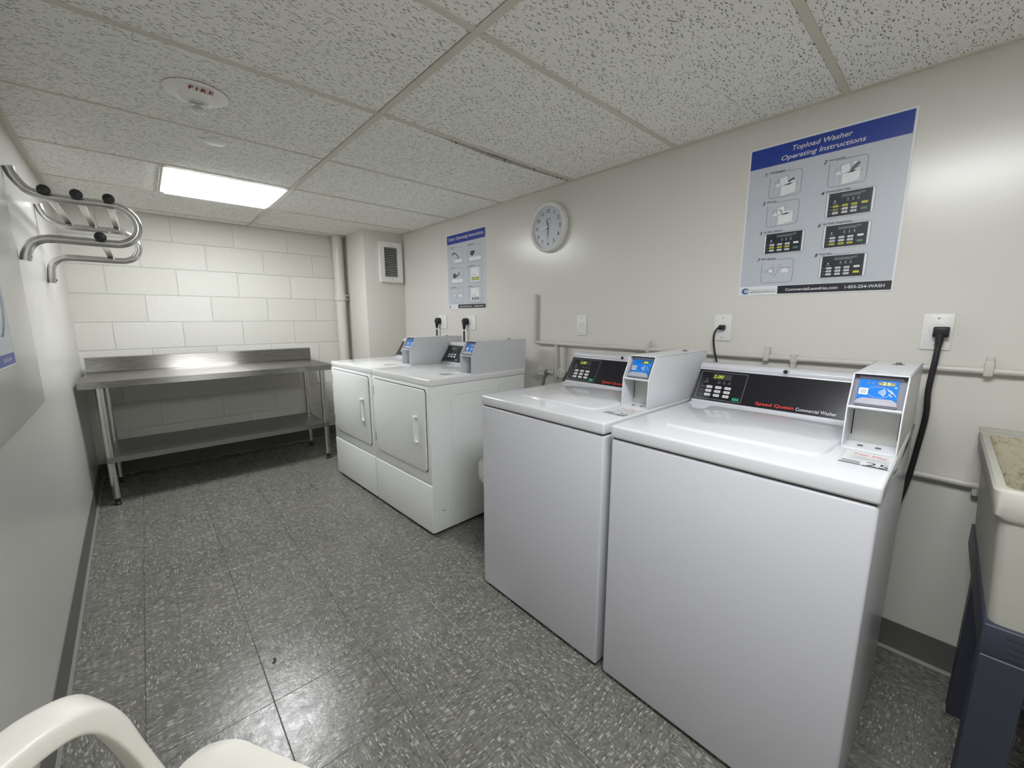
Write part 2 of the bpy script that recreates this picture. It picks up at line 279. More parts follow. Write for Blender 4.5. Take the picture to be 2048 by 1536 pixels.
class MB:
    def __init__(s): s.v = []; s.f = []; s.m = []; s.mats = []; s.T = Matrix()
    def mi(s, m):
        m = M[m] if isinstance(m, str) else m
        if m not in s.mats: s.mats.append(m)
        return s.mats.index(m)
    def add(s, vs, fs, m):
        b = len(s.v); k = s.mi(m)
        s.v += [s.T @ Vector(v) for v in vs]; s.f += [tuple(b + i for i in f) for f in fs]; s.m += [k] * len(fs); return s
    def bm(s, bm, m):
        bm.verts.ensure_lookup_table(); bm.verts.index_update()
        s.add([v.co[:] for v in bm.verts], [[v.index for v in f.verts] for f in bm.faces], m); bm.free(); return s
    def box(s, x0, x1, y0, y1, z0, z1, m, bev=0.0, seg=3, sel=None):
        bm = bmesh.new(); bmesh.ops.create_cube(bm, size=1)
        for v in bm.verts: v.co = Vector(((x0 + x1) / 2 + v.co.x * (x1 - x0), (y0 + y1) / 2 + v.co.y * (y1 - y0), (z0 + z1) / 2 + v.co.z * (z1 - z0)))
        if bev:
            ed = [e for e in bm.edges if sel is None or sel((e.verts[0].co + e.verts[1].co) / 2, (e.verts[0].co - e.verts[1].co).normalized())]
            bmesh.ops.bevel(bm, geom=ed, offset=bev, segments=seg, profile=0.5, affect='EDGES')
        return s.bm(bm, m)
    def prism(s, pts, a0, a1, m, axis='y', bev=0.0, seg=2):
        """2D outline (list of pairs) extruded along an axis; pairs are (x,z) for y, (y,z) for x, (x,y) for z"""
        def P(p, a): return {'y': (p[0], a, p[1]), 'x': (a, p[0], p[1]), 'z': (p[0], p[1], a)}[axis]
        bm = bmesh.new(); A = [bm.verts.new(P(p, a0)) for p in pts]; B = [bm.verts.new(P(p, a1)) for p in pts]; n = len(pts)
        bm.faces.new(A); bm.faces.new(B[::-1])
        for i in range(n): bm.faces.new((A[i], B[i], B[(i + 1) % n], A[(i + 1) % n]))
        bmesh.ops.recalc_face_normals(bm, faces=bm.faces)
        if bev: bmesh.ops.bevel(bm, geom=list(bm.edges), offset=bev, segments=seg, profile=0.5, affect='EDGES')
        return s.bm(bm, m)
    def tube(s, pts, r, m, n=12, cap=True, smooth=0):
        pts = [Vector(p) for p in pts]
        rs = r if isinstance(r, (list, tuple)) else [r] * len(pts)
        if smooth:
            q = []; qr = []
            for i in range(len(pts) - 1):
                p0, p1, p2, p3 = pts[max(i - 1, 0)], pts[i], pts[i + 1], pts[min(i + 2, len(pts) - 1)]
                for k in range(smooth):
                    t = k / smooth; q.append(0.5 * ((2 * p1) + (p2 - p0) * t + (2 * p0 - 5 * p1 + 4 * p2 - p3) * t * t + (3 * p1 - p0 - 3 * p2 + p3) * t ** 3)); qr.append(rs[i] + (rs[i + 1] - rs[i]) * t)
            q.append(pts[-1]); qr.append(rs[-1]); pts, rs = q, qr
        vs = []; fs = []; up = None
        for i, p in enumerate(pts):
            d = (pts[min(i + 1, len(pts) - 1)] - pts[max(i - 1, 0)]).normalized()
            if up is None: up = Vector((0, 0, 1)) if abs(d.z) < 0.9 else Vector((1, 0, 0))
            a = d.cross(up).normalized(); up = a.cross(d).normalized()
            for k in range(n):
                an = 2 * math.pi * k / n; vs.append(p + (a * math.cos(an) + up * math.sin(an)) * rs[i])
        for i in range(len(pts) - 1):
            for k in range(n): fs.append((i * n + k, i * n + (k + 1) % n, (i + 1) * n + (k + 1) % n, (i + 1) * n + k))
        if cap: fs.append(tuple(range(n))[::-1]); fs.append(tuple((len(pts) - 1) * n + k for k in range(n)))
        return s.add(vs, fs, m)
    def lathe(s, prof, m, n=32, O=(0, 0, 0), ax='z'):
        vs = []; fs = []
        for (r, h) in prof:
            for k in range(n):
                a = 2 * math.pi * k / n; c, d = r * math.cos(a), r * math.sin(a)
                p = {'z': (c, d, h), 'x': (h, c, d), 'y': (c, h, d)}[ax]; vs.append((O[0] + p[0], O[1] + p[1], O[2] + p[2]))
        for i in range(len(prof) - 1):
            for k in range(n): fs.append((i * n + k, i * n + (k + 1) % n, (i + 1) * n + (k + 1) % n, (i + 1) * n + k))
        if prof[0][0] > 1e-6: fs.append(tuple(range(n)))
        if prof[-1][0] > 1e-6: fs.append(tuple((len(prof) - 1) * n + k for k in range(n)))
        return s.add(vs, fs, m)
    def sweep(s, secs, m, n=5, cr=0.35):
        """secs: (center, width vector, thickness vector); rounded-rectangle section, smooth path"""
        secs = [(Vector(a), Vector(b), Vector(c)) for a, b, c in secs]
        q = []
        for i in range(len(secs) - 1):
            S4 = [secs[max(i - 1, 0)], secs[i], secs[i + 1], secs[min(i + 2, len(secs) - 1)]]
            for k in range(6):
                t = k / 6
                q.append(tuple(0.5 * ((2 * S4[1][j]) + (S4[2][j] - S4[0][j]) * t + (2 * S4[0][j] - 5 * S4[1][j] + 4 * S4[2][j] - S4[3][j]) * t * t + (3 * S4[1][j] - S4[0][j] - 3 * S4[2][j] + S4[3][j]) * t ** 3) for j in range(3)))
        q.append(secs[-1])
        sec = []
        for k in range(20):
            a = 2 * math.pi * (k + 0.5) / 20; e = 0.34
            sec.append((math.copysign(abs(math.cos(a)) ** e, math.cos(a)), math.copysign(abs(math.sin(a)) ** e, math.sin(a))))
        K = len(sec); vs = []; fs = []
        for c, wv, tv in q:
            for a, b_ in sec: vs.append(c + wv * a * 0.5 + tv * b_ * 0.5)
        for i in range(len(q) - 1):
            for k in range(K): fs.append((i * K + k, i * K + (k + 1) % K, (i + 1) * K + (k + 1) % K, (i + 1) * K + k))
        fs.append(tuple(range(K))); fs.append(tuple((len(q) - 1) * K + k for k in range(K)))
        return s.add(vs, fs, m)
    # flat printing in the current frame (u, v, lift)
    def rect(s, u0, u1, v0, v1, m, l=0.0004): return s.add([(u0, v0, l), (u1, v0, l), (u1, v1, l), (u0, v1, l)], [(0, 1, 2, 3)], m)
    def poly(s, pts, m, l=0.0004): return s.add([(p[0], p[1], l) for p in pts], [tuple(range(len(pts)))], m)
    def rr(s, u0, u1, v0, v1, r, n=5):
        o = []
        for cx, cy, a0 in ((u1 - r, v1 - r, 0), (u0 + r, v1 - r, 90), (u0 + r, v0 + r, 180), (u1 - r, v0 + r, 270)):
            for k in range(n + 1): a = math.radians(a0 + 90 * k / n); o.append((cx + r * math.cos(a), cy + r * math.sin(a)))
        return o
    def rrect(s, u0, u1, v0, v1, r, m, l=0.0004): return s.poly(s.rr(u0, u1, v0, v1, r), m, l)
    def ring(s, u0, u1, v0, v1, r, w, m, l=0.0005):
        a = s.rr(u0, u1, v0, v1, r); b = s.rr(u0 + w, u1 - w, v0 + w, v1 - w, max(r - w, 1e-4)); n = len(a)
        return s.add([(p[0], p[1], l) for p in a + b], [(i, (i + 1) % n, n + (i + 1) % n, n + i) for i in range(n)], m)
    def line(s, pts, w, m, l=0.0006):
        for (a, b) in zip(pts[:-1], pts[1:]):
            d = Vector((b[0] - a[0], b[1] - a[1])); 
            if d.length < 1e-7: continue
            n = Vector((-d.y, d.x)).normalized() * w / 2
            s.add([(a[0] - n.x, a[1] - n.y, l), (b[0] - n.x, b[1] - n.y, l), (b[0] + n.x, b[1] + n.y, l), (a[0] + n.x, a[1] + n.y, l)], [(0, 1, 2, 3)], m)
        return s
    def disc(s, u, v, r, m, l=0.0005, n=20, ry=None): return s.poly([(u + r * math.cos(2 * math.pi * k / n), v + (ry or r) * math.sin(2 * math.pi * k / n)) for k in range(n)], m, l)
    def text(s, body, u, v, m, h=None, w=None, shear=0.0, off=0.0, l=0.0006, center=False):
        """lettering whose capitals are h tall (or whose line is w wide), baseline start at (u, v)"""
        vs, fs = text_geo(body, shear, off)
        if not vs: return s
        x0 = min(a[0] for a in vs); x1 = max(a[0] for a in vs)
        sy = (h / 0.73) if h else w / (x1 - x0); sx = (w / (x1 - x0)) if w else sy
        if center: u = u - (x1 - x0) * sx / 2
        return s.add([(u + (a[0] - x0) * sx, v + a[1] * sy, l) for a in vs], fs, m)
    def build(s, name, parent=None, smooth=True, ang=35):
        me = bpy.data.meshes.new(name); me.from_pydata([tuple(v) for v in s.v], [], s.f)
        for m in s.mats: me.materials.append(m)
        for p, k in zip(me.polygons, s.m): p.material_index = k; p.use_smooth = smooth
        bm = bmesh.new(); bm.from_mesh(me)
        if not getattr(s, 'flat', False): bmesh.ops.recalc_face_normals(bm, faces=bm.faces)
        if smooth:
            for e in bm.edges:
                if len(e.link_faces) != 2 or e.calc_face_angle(0) > math.radians(ang): e.smooth = False
        bm.to_mesh(me); bm.free()
        o = bpy.data.objects.new(name, me); C.objects.link(o)
        if parent: o.parent = parent
        return o
def flat(O, U, V):
    b = MB(); b.flat = True; b.T = frame(O, U, V); return b
def tag(o, label=None, cat=None, group=None, kind=None):
    if label: o['label'] = label
    if cat: o['category'] = cat
    if group: o['group'] = group
    if kind: o['kind'] = kind
    return o
def thing(name, label, cat, loc=(0, 0, 0), rz=0.0, group=None):
    o = bpy.data.objects.new(name, None); C.objects.link(o); o.location = loc; o.rotation_euler = (0, 0, rz); o.empty_display_size = 0.05
    return tag(o, label, cat, group)
def struct(o): o['kind'] = 'structure'; return o
def copy_tree(o, parent=None):
    c = o.copy(); C.objects.link(c)
    if parent: c.parent = parent
    for ch in [x for x in bpy.data.objects if x.parent == o]: copy_tree(ch, c)
    return c

# ---------------------------------------------------------------- the room
struct(MB().box(-0.8, 2.1, YB - 0.2, YF + 0.2, -0.1, 0.0, 'floor').build('floor'))
struct(MB().box(XR, XR + 0.15, YB, YF + 0.2, 0, 2.15, 'wall').build('wall_right'))
struct(MB().box(-0.8, 2.1, YF, YF + 0.15, 0, 2.15, 'block').build('wall_far'))
struct(MB().box(-0.8, 2.1, YB - 0.15, YB, 0, 2.15, 'wall').build('wall_near'))
# left wall, with the slightly proud boxed-out section on its near, upper part
b = MB()
b.prism([(lwx(YF), YF), (lwx(0.88), 0.88), (-0.47, 0.88), (-0.47, YB), (-0.6, YB), (-0.6, YF)], 0, 2.15, 'wall_left', 'z')
b.prism([(lwx(2.33), 2.33), (lwx(0.88), 0.88), (lwx(0.88) + 0.014, 0.88), (lwx(2.33) + 0.014, 2.325)], 0.862, 1.935, 'wall_left', 'z', bev=0.003)
struct(b.build('wall_left'))
def lpx(y): return lwx(y) + 0.014
# column in the corner, boxed out; rear block added to darken the pipe gap
struct(MB().box(1.503, XR, 3.60, 3.985, 0, 2.0, 'column', bev=0.004).box(1.535, XR, 3.98, YF, 0, 2.0, 'column').build('wall_column'))
# cove base
def basestrip(a, c, nx, ny, name):
    b = MB(); d = Vector((c[0] - a[0], c[1] - a[1], 0)); L = d.length; d.normalize(); n = Vector((nx, ny, 0))
    b.T = Matrix(((d.x, n.x, 0, a[0]), (d.y, n.y, 0, a[1]), (0, 0, 1, 0), (0, 0, 0, 1)))
    b.prism([(0, 0.106), (0.003, 0.105), (0.004, 0.02), (0.008, 0.008), (0.008, 0.0), (0, 0.0)], 0, L, 'base', 'x')
    b.prism([(0.004, 0.012), (0.008, 0.009), (0.016, 0.0015), (0.016, 0.0), (0.004, 0.0)], 0, L, 'base_toe', 'x')
    struct(b.build(name))
basestrip((XR, YB), (XR, 3.6), -1, 0, 'baseboard_right')
basestrip((lwx(0.88), 0.88), (lwx(YF), YF), 1, 0, 'baseboard_left')
basestrip((lwx(YF), YF), (1.49, YF), 0, -1, 'baseboard_far')
# suspended ceiling
GX = [-1.08, -0.47, 0.75, 1.97]; GY = [YB] + [0.365 + 0.605 * k for k in range(-2, 7)] + [YF]
ceil = bpy.data.objects.new('ceiling', None); C.objects.link(ceil); struct(ceil)
T_EDGE = 1.575
tiles = [(-0.50, 0.75), (0.75, XR)]
LIGHTS = [(0.45, 3.0875, 'panel_far'), (0.45, 0.0625, 'panel_near')]
for i in range(len(GY) - 1):
    for (x0, x1) in tiles:
        y0, y1 = GY[i], GY[i + 1]
        if y1 - y0 < 0.03: continue
        for (lx, ly, _) in LIGHTS:
            if x0 < lx < x1 and y0 < ly < y1: x1 = 0.165
        g0 = 0.006 if (x0 > 0.7 and abs(y0 - T_EDGE) < 0.01) else 0.0
        b = MB()
        if g0:   # the tile that has slipped: its near edge stands off the runner and leaves a dark slit
            b.prism([(x0, y0 + 0.002), (x0 + 0.13, y0 + 0.006), (1.35, y0 + 0.048), (x1, y0 + 0.026), (x1, y1), (x0, y1)], ZC + 0.003, ZC + 0.018, 'ctile', 'z')
        else: b.box(x0 + (0.0145 if x0 > 0.7 else 0), x1 - (0.0145 if abs(x1 - 0.75) < 0.01 else 0), y0 + (0.010 if (x0 < 0.7 and y0 > 2) else 0.013), y1 - (0.006 if (x0 < 0.7 and y1 > 2) else 0.011), ZC + 0.003, ZC + 0.018, 'ctile')
        b.build('ceiling_tile', ceil)
b = MB(); b.box(-0.8, 2.1, YB, YF + 0.1, 2.12, 2.16, 'dark_gap'); b.build('plenum_slab', ceil)
struct(MB().box(0.738, 0.762, YB, YF, ZC - 0.001, ZC + 0.0055, 'grid', bev=0.001, seg=1).build('trim_1'))
k = 2
for y in GY[1:-1]:
    for x0, x1 in ((-0.36, 0.738), (0.762, XR)):
        w = 0.0055 if (x0 > 0.7 and abs(y - T_EDGE) < 0.01) else (0.006 if (x0 < 0.7 and y > 2) else 0.011); slip = x0 > 0.7 and abs(y - T_EDGE) < 0.01
        b = MB()
        if slip: b.box(x0, x1, y - 0.018, y + 0.002, ZC - 0.0005, ZC + 0.005, 'grid')
        else: b.box(x0, x1, y - w, y + w, ZC - 0.0005, ZC + 0.005, 'grid', bev=0.001, seg=1)
        struct(b.build('trim_%d' % k)); k += 1
for (lx, ly, _) in LIGHTS:
    struct(MB().box(0.150, 0.172, ly - 0.29, ly + 0.29, ZC - 0.001, ZC + 0.005, 'grid').build('trim_%d' % k)); k += 1
# wall angle
struct(MB().box(XR - 0.018, XR, YB, 3.6, ZC - 0.001, ZC + 0.0055, 'grid').build('trim_%d' % k)); k += 1
b = MB(); b.prism([(lwx(YF), YF), (lwx(0.88), 0.88), (lwx(0.88) + 0.034, 0.88), (lwx(YF) + 0.022, YF)], ZC - 0.002, ZC + 0.0055, 'grid', 'z'); struct(b.build('trim_%d' % k)); k += 1
struct(MB().box(-0.36, 0.74, YF - 0.02, YF, ZC - 0.001, ZC + 0.0055, 'grid').build('trim_%d' % k)); k += 1

# ---------------------------------------------------------------- ceiling fittings
for (lx, ly, mat) in LIGHTS:
    far = mat == 'panel_far'
    t = thing('ceiling_light_panel', 'lit square ceiling light panel in front of the block wall' if far else 'lit square ceiling light panel above the washing machine end of the room', 'ceiling light', (lx, ly, ZC), 0, 'ceiling light panels')
    b = MB(); a, c = 0.287, 0.265
    for q in ((-a, a, -a, -c), (-a, a, c, a), (-a, -c, -c, c), (c, a, -c, c)): b.box(q[0], q[1], q[2], q[3], -0.003, 0.004, 'fixture')
    b.build('light_frame', t)
    b = MB(); b.box(-c, c, -c, c, -0.010, 0.002, mat); b.build('diffuser', t)
    b = MB(); b.box(-a, a, -a, a, 0.012, 0.05, 'fixture'); b.build('light_housing', t)
t = thing('fire_alarm_strobe', 'round white ceiling fire alarm strobe with red FIRE lettering', 'fire alarm', (0.222, 1.852, ZC))
b = MB(); b.lathe([(0.0, -0.012), (0.05, -0.012), (0.080, -0.008), (0.090, -0.003), (0.092, 0.0), (0.0, 0.0)], 'alarm_white', 48); b.build('base_plate', t)
b = MB(); b.lathe([(0.0, -0.034), (0.022, -0.032), (0.042, -0.024), (0.052, -0.0115), (0.0, -0.0115)], 'alarm_white', 40); b.build('raised_ring', t)
b = MB(); b.lathe([(0.0, -0.062), (0.012, -0.060), (0.022, -0.053), (0.028, -0.042), (0.029, -0.028), (0.0, -0.028)], 'lens', 32); o = b.build('strobe_lens', t); tag(o, 'clear domed lens')
b = MB(); b.tube([(-0.009, 0, -0.045), (0.009, 0, -0.045)], 0.004, 'chrome', 10); b.lathe([(0.0, -0.032), (0.018, -0.034), (0.023, -0.0415), (0.021, -0.0415), (0.0, -0.0345)], 'chrome', 24); b.build('flash_tube', t)
b = flat((0, -0.068, -0.0120), (1, 0, 0), (0, -1, 0)); b.text('F I R E', 0.006, -0.011, 'fire_red', h=0.024, w=0.066, off=0.045, l=0.001, center=True); b.build('lettering', t)
b = MB(); b.lathe([(0.0, -0.006), (0.037, -0.005), (0.0425, -0.001), (0.0425, 0.002), (0.0, 0.002)], 'alarm_white', 40)
o = b.build('sprinkler_cover_plate'); o.location = (0.322, 2.285, ZC); tag(o, 'small plain round white cover plate on ceiling between fire alarm and light', 'cover plate')

# ---------------------------------------------------------------- posters
def poster_sheet(t, W, H):
    b = MB(); b.T = frame((0, 0, 0), (0, -1, 0), (0, 0, 1)); b.box(0, W, 0, H, -0.0015, 0.0, 'poster_white'); b.build('sheet', t)
PW = thing('instruction_poster', 'large washer instruction poster with blue header on right wall', 'poster', (XR - 0.0025, 0.657, 1.267))
W, H = 0.480, 0.565
poster_sheet(PW, W, H)
PU, PV = (0, -1, 0), (0, 0, 1)
def pf(l=0.0): return flat((-l, 0, 0), PU, PV)
b = pf(); b.rect(0.006, W - 0.006, 0.036, H - 0.006, 'poster', 0.0003); b.build('grey_field', PW)
b = pf(); b.rect(0.006, W - 0.008, 0.488, H - 0.006, 'poster_blue', 0.0006)
for i in range(9): b.line([(0.006, 0.492 + i * 0.0078), (W - 0.008, 0.492 + i * 0.0078)], 0.0007, 'logo_blue', 0.0008)
b.build('header_band', PW)
b = pf(); b.text('Topload Washer', 0.145, 0.5275, 'letter_white', h=0.0170, w=0.176, shear=0.22, off=0.012, l=0.0012); b.text('Operating Instructions', 0.112, 0.4995, 'letter_white', h=0.0170, w=0.246, shear=0.22, off=0.012, l=0.0012); b.build('title_lettering', PW)
def washer_icon(b, u0, u1, v0, v1, mode, ink='ink'):
    w, h = u1 - u0, v1 - v0; L = lambda pts, k=0.0009, m=ink: b.line([(u0 + x * w, v0 + y * h) for x, y in pts], k, m)
    P = lambda pts, m, l=0.0007: b.poly([(u0 + x * w, v0 + y * h) for x, y in pts], m, l)
    P([(0.12, 0.02), (0.12, 0.44), (0.3, 0.40), (0.3, 0.02)], 'poster'); P([(0.36, 0.02), (0.36, 0.42), (0.88, 0.50), (0.88, 0.12)], 'poster_white'); P([(0.12, 0.46), (0.36, 0.41), (0.93, 0.53), (0.72, 0.60), (0.2, 0.58)], 'poster_white')
    L([(0.12, 0.02), (0.12, 0.46), (0.36, 0.41), (0.93, 0.53), (0.93, 0.46), (0.37, 0.36)]); L([(0.88, 0.47), (0.88, 0.14)]); L([(0.36, 0.41), (0.36, 0.03)]); L([(0.17, 0.02), (0.17, 0.38), (0.30, 0.36), (0.30, 0.02)]); L([(0.12, 0.46), (0.20, 0.60), (0.36, 0.62)])
    L([(0.12, 0.56), (0.16, 0.70), (0.30, 0.72)]); L([(0.72, 0.58), (0.93, 0.53)])
    P([(0.33, 0.44), (0.62, 0.50), (0.55, 0.86), (0.28, 0.78)], 'poster_white', 0.0009); b.line([(u0 + x * w, v0 + y * h) for x, y in [(0.33, 0.44), (0.62, 0.50), (0.55, 0.86), (0.28, 0.78), (0.33, 0.44)]], 0.0009, ink, 0.0011)
    P([(0.42, 0.46), (0.60, 0.50), (0.78, 0.53), (0.66, 0.45)], ink, 0.0010)
    if mode == 1: P([(0.60, 0.60), (0.68, 0.66), (0.80, 0.72), (0.82, 0.66), (0.72, 0.62), (0.64, 0.54)], ink, 0.0013)
    if mode == 2: P([(0.55, 0.52), (0.66, 0.70), (0.80, 0.84), (0.86, 0.76), (0.78, 0.62), (0.66, 0.50)], 'ink_grey', 0.0013); P([(0.62, 0.78), (0.70, 0.86), (0.78, 0.84), (0.70, 0.74)], 'poster_white', 0.0014)
    if mode == 3: b.line([(u0 + (0.34 + 0.16 * math.sin(a)) * w, v0 + (0.48 + 0.22 * math.cos(a)) * h) for a in [0.2 * i for i in range(0, 9)]], 0.0022, ink, 0.0013)
def keypad_icon(b, u0, u1, v0, v1, hot):
    w, h = u1 - u0, v1 - v0; b.rect(u0, u1, v0, v1, 'ink', 0.0008); R = lambda a, c, d, e, m: b.rect(u0 + a * w, u0 + c * w, v0 + d * h, v0 + e * h, m, 0.0011)
    b.ring(u0 + 0.03 * w, u1 - 0.03 * w, v0 + 0.05 * h, v1 - 0.05 * h, 0.001, 0.0004, 'ink_grey', 0.001)
    R(0.30, 0.74, 0.78, 0.90, 'ink_grey'); R(0.74, 0.84, 0.84, 0.92, 'ink_grey')
    for x in (0.46, 0.58, 0.70): R(x - 0.012, x + 0.012, 0.66, 0.70, 'poster_white'); R(x - 0.025, x + 0.025, 0.60, 0.625, 'ink_soft')
    R(0.14, 0.17, 0.62, 0.68, 'poster_white'); R(0.11, 0.20, 0.55, 0.575, 'ink_soft')
    for r, y in enumerate((0.43, 0.29, 0.15)):
        R(0.045, 0.08, y - 0.01, y + 0.01, 'ink_soft')
        for c, x in enumerate((0.19, 0.41, 0.62)):
            m = 'ink_yellow' if hot == r else ('ink_olive' if hot == 0 and r == 1 and c == 0 else 'poster_white')
            b.rrect(u0 + (x - 0.065) * w, u0 + (x + 0.065) * w, v0 + (y - 0.045) * h, v0 + (y + 0.045) * h, 0.001, m, 0.0011); R(x - 0.035, x + 0.035, y - 0.012, y + 0.012, 'ink_grey' if m == 'poster_white' else 'ink_olive'); R(x - 0.095, x - 0.08, y - 0.01, y + 0.01, 'poster_white')
    b.rrect(u0 + 0.78 * w, u0 + 0.92 * w, v0 + 0.40 * h, v0 + 0.49 * h, 0.001, 'ink_yellow' if hot == 0 else 'poster_white', 0.0011)
    b.rrect(u0 + 0.78 * w, u0 + 0.92 * w, v0 + 0.15 * h, v0 + 0.25 * h, 0.001, 'ink_yellow' if hot == 3 else 'ink_green', 0.0011)
def pay_icon(b, u0, u1, v0, v1):
    w, h = u1 - u0, v1 - v0; L = lambda pts, k=0.0009: b.line([(u0 + x * w, v0 + y * h) for x, y in pts], k, 'ink_grey')
    L([(0.62, 0.82), (0.44, 0.25)], 0.0013); b.disc(u0 + 0.3 * w, v0 + 0.52 * h, 0.09 * w, 'ink_grey', 0.0008); b.disc(u0 + 0.3 * w, v0 + 0.52 * h, 0.075 * w, 'poster_white', 0.001)
    L([(0.08, 0.47), (0.08, 0.55), (0.22, 0.55)]); L([(0.08, 0.47), (0.22, 0.47)]); L([(0.30, 0.66), (0.40, 0.72), (0.40, 0.32), (0.30, 0.38)])
    b.poly([(u0 + x * w, v0 + y * h) for x, y in ((0.60, 0.42), (0.88, 0.42), (0.82, 0.60), (0.66, 0.60))], 'poster_white', 0.0008); L([(0.60, 0.42), (0.88, 0.42), (0.82, 0.62), (0.66, 0.62), (0.60, 0.42)]); L([(0.60, 0.64), (0.92, 0.64), (0.92, 0.56)])
steps = [(0.080, 0.185, 0.368, 0.458, '1', 'Add Detergent.', 'w1'), (0.265, 0.371, 0.368, 0.456, '2', 'Load Laundry.', 'w2'), (0.080, 0.185, 0.262, 0.351, '3', 'Close Lid.', 'w3'), (0.268, 0.402, 0.262, 0.350, '4', 'Choose Cycle Type.', 'k0'),
         (0.079, 0.214, 0.156, 0.239, '5', 'Set Fabric Selector.', 'k1'), (0.270, 0.402, 0.156, 0.240, '6', 'Set Wash Temperature.', 'k2'), (0.080, 0.188, 0.047, 0.136, '7', 'Make Payment.', 'pay'), (0.270, 0.403, 0.051, 0.135, '8', 'Press Start.', 'k3')]
for (u0, u1, v0, v1, num, cap, kind) in steps:
    b = pf(); b.rrect(u0, u1, v0, v1, 0.012, 'poster_white' if kind[0] == 'k' else 'poster', 0.0005); b.ring(u0, u1, v0, v1, 0.012, 0.0011, 'ink', 0.0007)
    b.rect(u0 - 0.004, u0 + 0.016, v1 - 0.010, v1 + 0.004, 'poster', 0.00075) if kind[0] != 'k' else None
    b.text(num, u0 - 0.018, v1 - 0.0035, 'ink', h=0.0125, shear=0.25, off=0.02, l=0.0013); b.text(cap, u0 - 0.004, v1 + 0.002, 'ink', h=0.0062, shear=0.3, off=0.015, l=0.0013)
    if kind[0] == 'w': washer_icon(b, u0 + 0.006, u1 - 0.006, v0 + 0.0015, v1 - 0.004, int(kind[1]))
    elif kind[0] == 'k': keypad_icon(b, u0 + 0.007, u1 - 0.008, v0 + 0.004, v1 - 0.004, int(kind[1]))
    else: pay_icon(b, u0, u1, v0, v1)
    b.build('step_picture', PW)
b = pf(); b.rect(0.143, W - 0.005, 0.004, 0.034, 'ink', 0.0008); b.text('CommercialLaundries.com', 0.170, 0.0135, 'letter_white', h=0.0105, w=0.162, off=0.02, l=0.0013); b.text('1-855-254-WASH', 0.352, 0.0135, 'letter_white', h=0.0105, w=0.106, off=0.02, l=0.0013); b.build('footer_band', PW)
def logo(b, u, v, r):
    b.disc(u, v, r, 'logo_blue', 0.0008, 24, r * 0.85); b.disc(u + r * 0.25, v, r * 0.62, 'ink_soft', 0.0010, 24, r * 0.55); b.rect(u + r * 0.55, u + r * 1.05, v - r * 0.28, v + r * 0.18, 'poster_white', 0.0012); b.ring(u - r * 0.3, u + r * 0.5, v - r * 0.35, v + r * 0.35, r * 0.25, r * 0.12, 'poster_white', 0.0012)
b = pf(); logo(b, 0.028, 0.0175, 0.0145); b.text('Commercial Laundries, Inc.', 0.047, 0.0185, 'ink_soft', h=0.0058, w=0.088, l=0.0009)
for i in range(9): b.rect(0.047 + i * 0.0102, 0.0545 + i * 0.0102, 0.0115, 0.0145, 'ink_grey', 0.0009)
b.build('logo', PW)

PD = thing('instruction_poster', 'smaller dryer instruction poster with six pictures, above the dryers', 'poster', (XR - 0.0025, 2.857, 1.243))
W2, H2 = 0.500, 0.572
poster_sheet(PD, W2, H2)
b = pf(); b.rect(0.006, W2 - 0.006, 0.036, H2 - 0.006, 'poster', 0.0003); b.build('grey_field', PD)
b = pf(); b.rect(0.007, W2 - 0.005, 0.500, H2 - 0.005, 'poster_blue', 0.0006); b.build('header_band', PD)
b = pf(); b.text('Dryer Operating Instructions', 0.028, 0.526, 'letter_white', h=0.024, w=0.447, shear=0.22, off=0.012, l=0.0012); b.build('title_lettering', PD)
ds = [(0.058, 0.222, 0.346, 0.468, '1', 'Open Door.', 'a'), (0.290, 0.452, 0.343, 0.464, '2', 'Load Laundry.', 'b'), (0.055, 0.222, 0.195, 0.314, '3', 'Close Door.', 'c'), (0.290, 0.453, 0.190, 0.309, '4', 'Set Temperature.', 'd'), (0.057, 0.220, 0.046, 0.162, '5', 'Make Payment.', 'e'), (0.289, 0.452, 0.045, 0.161, '6', 'Press Start.', 'f')]
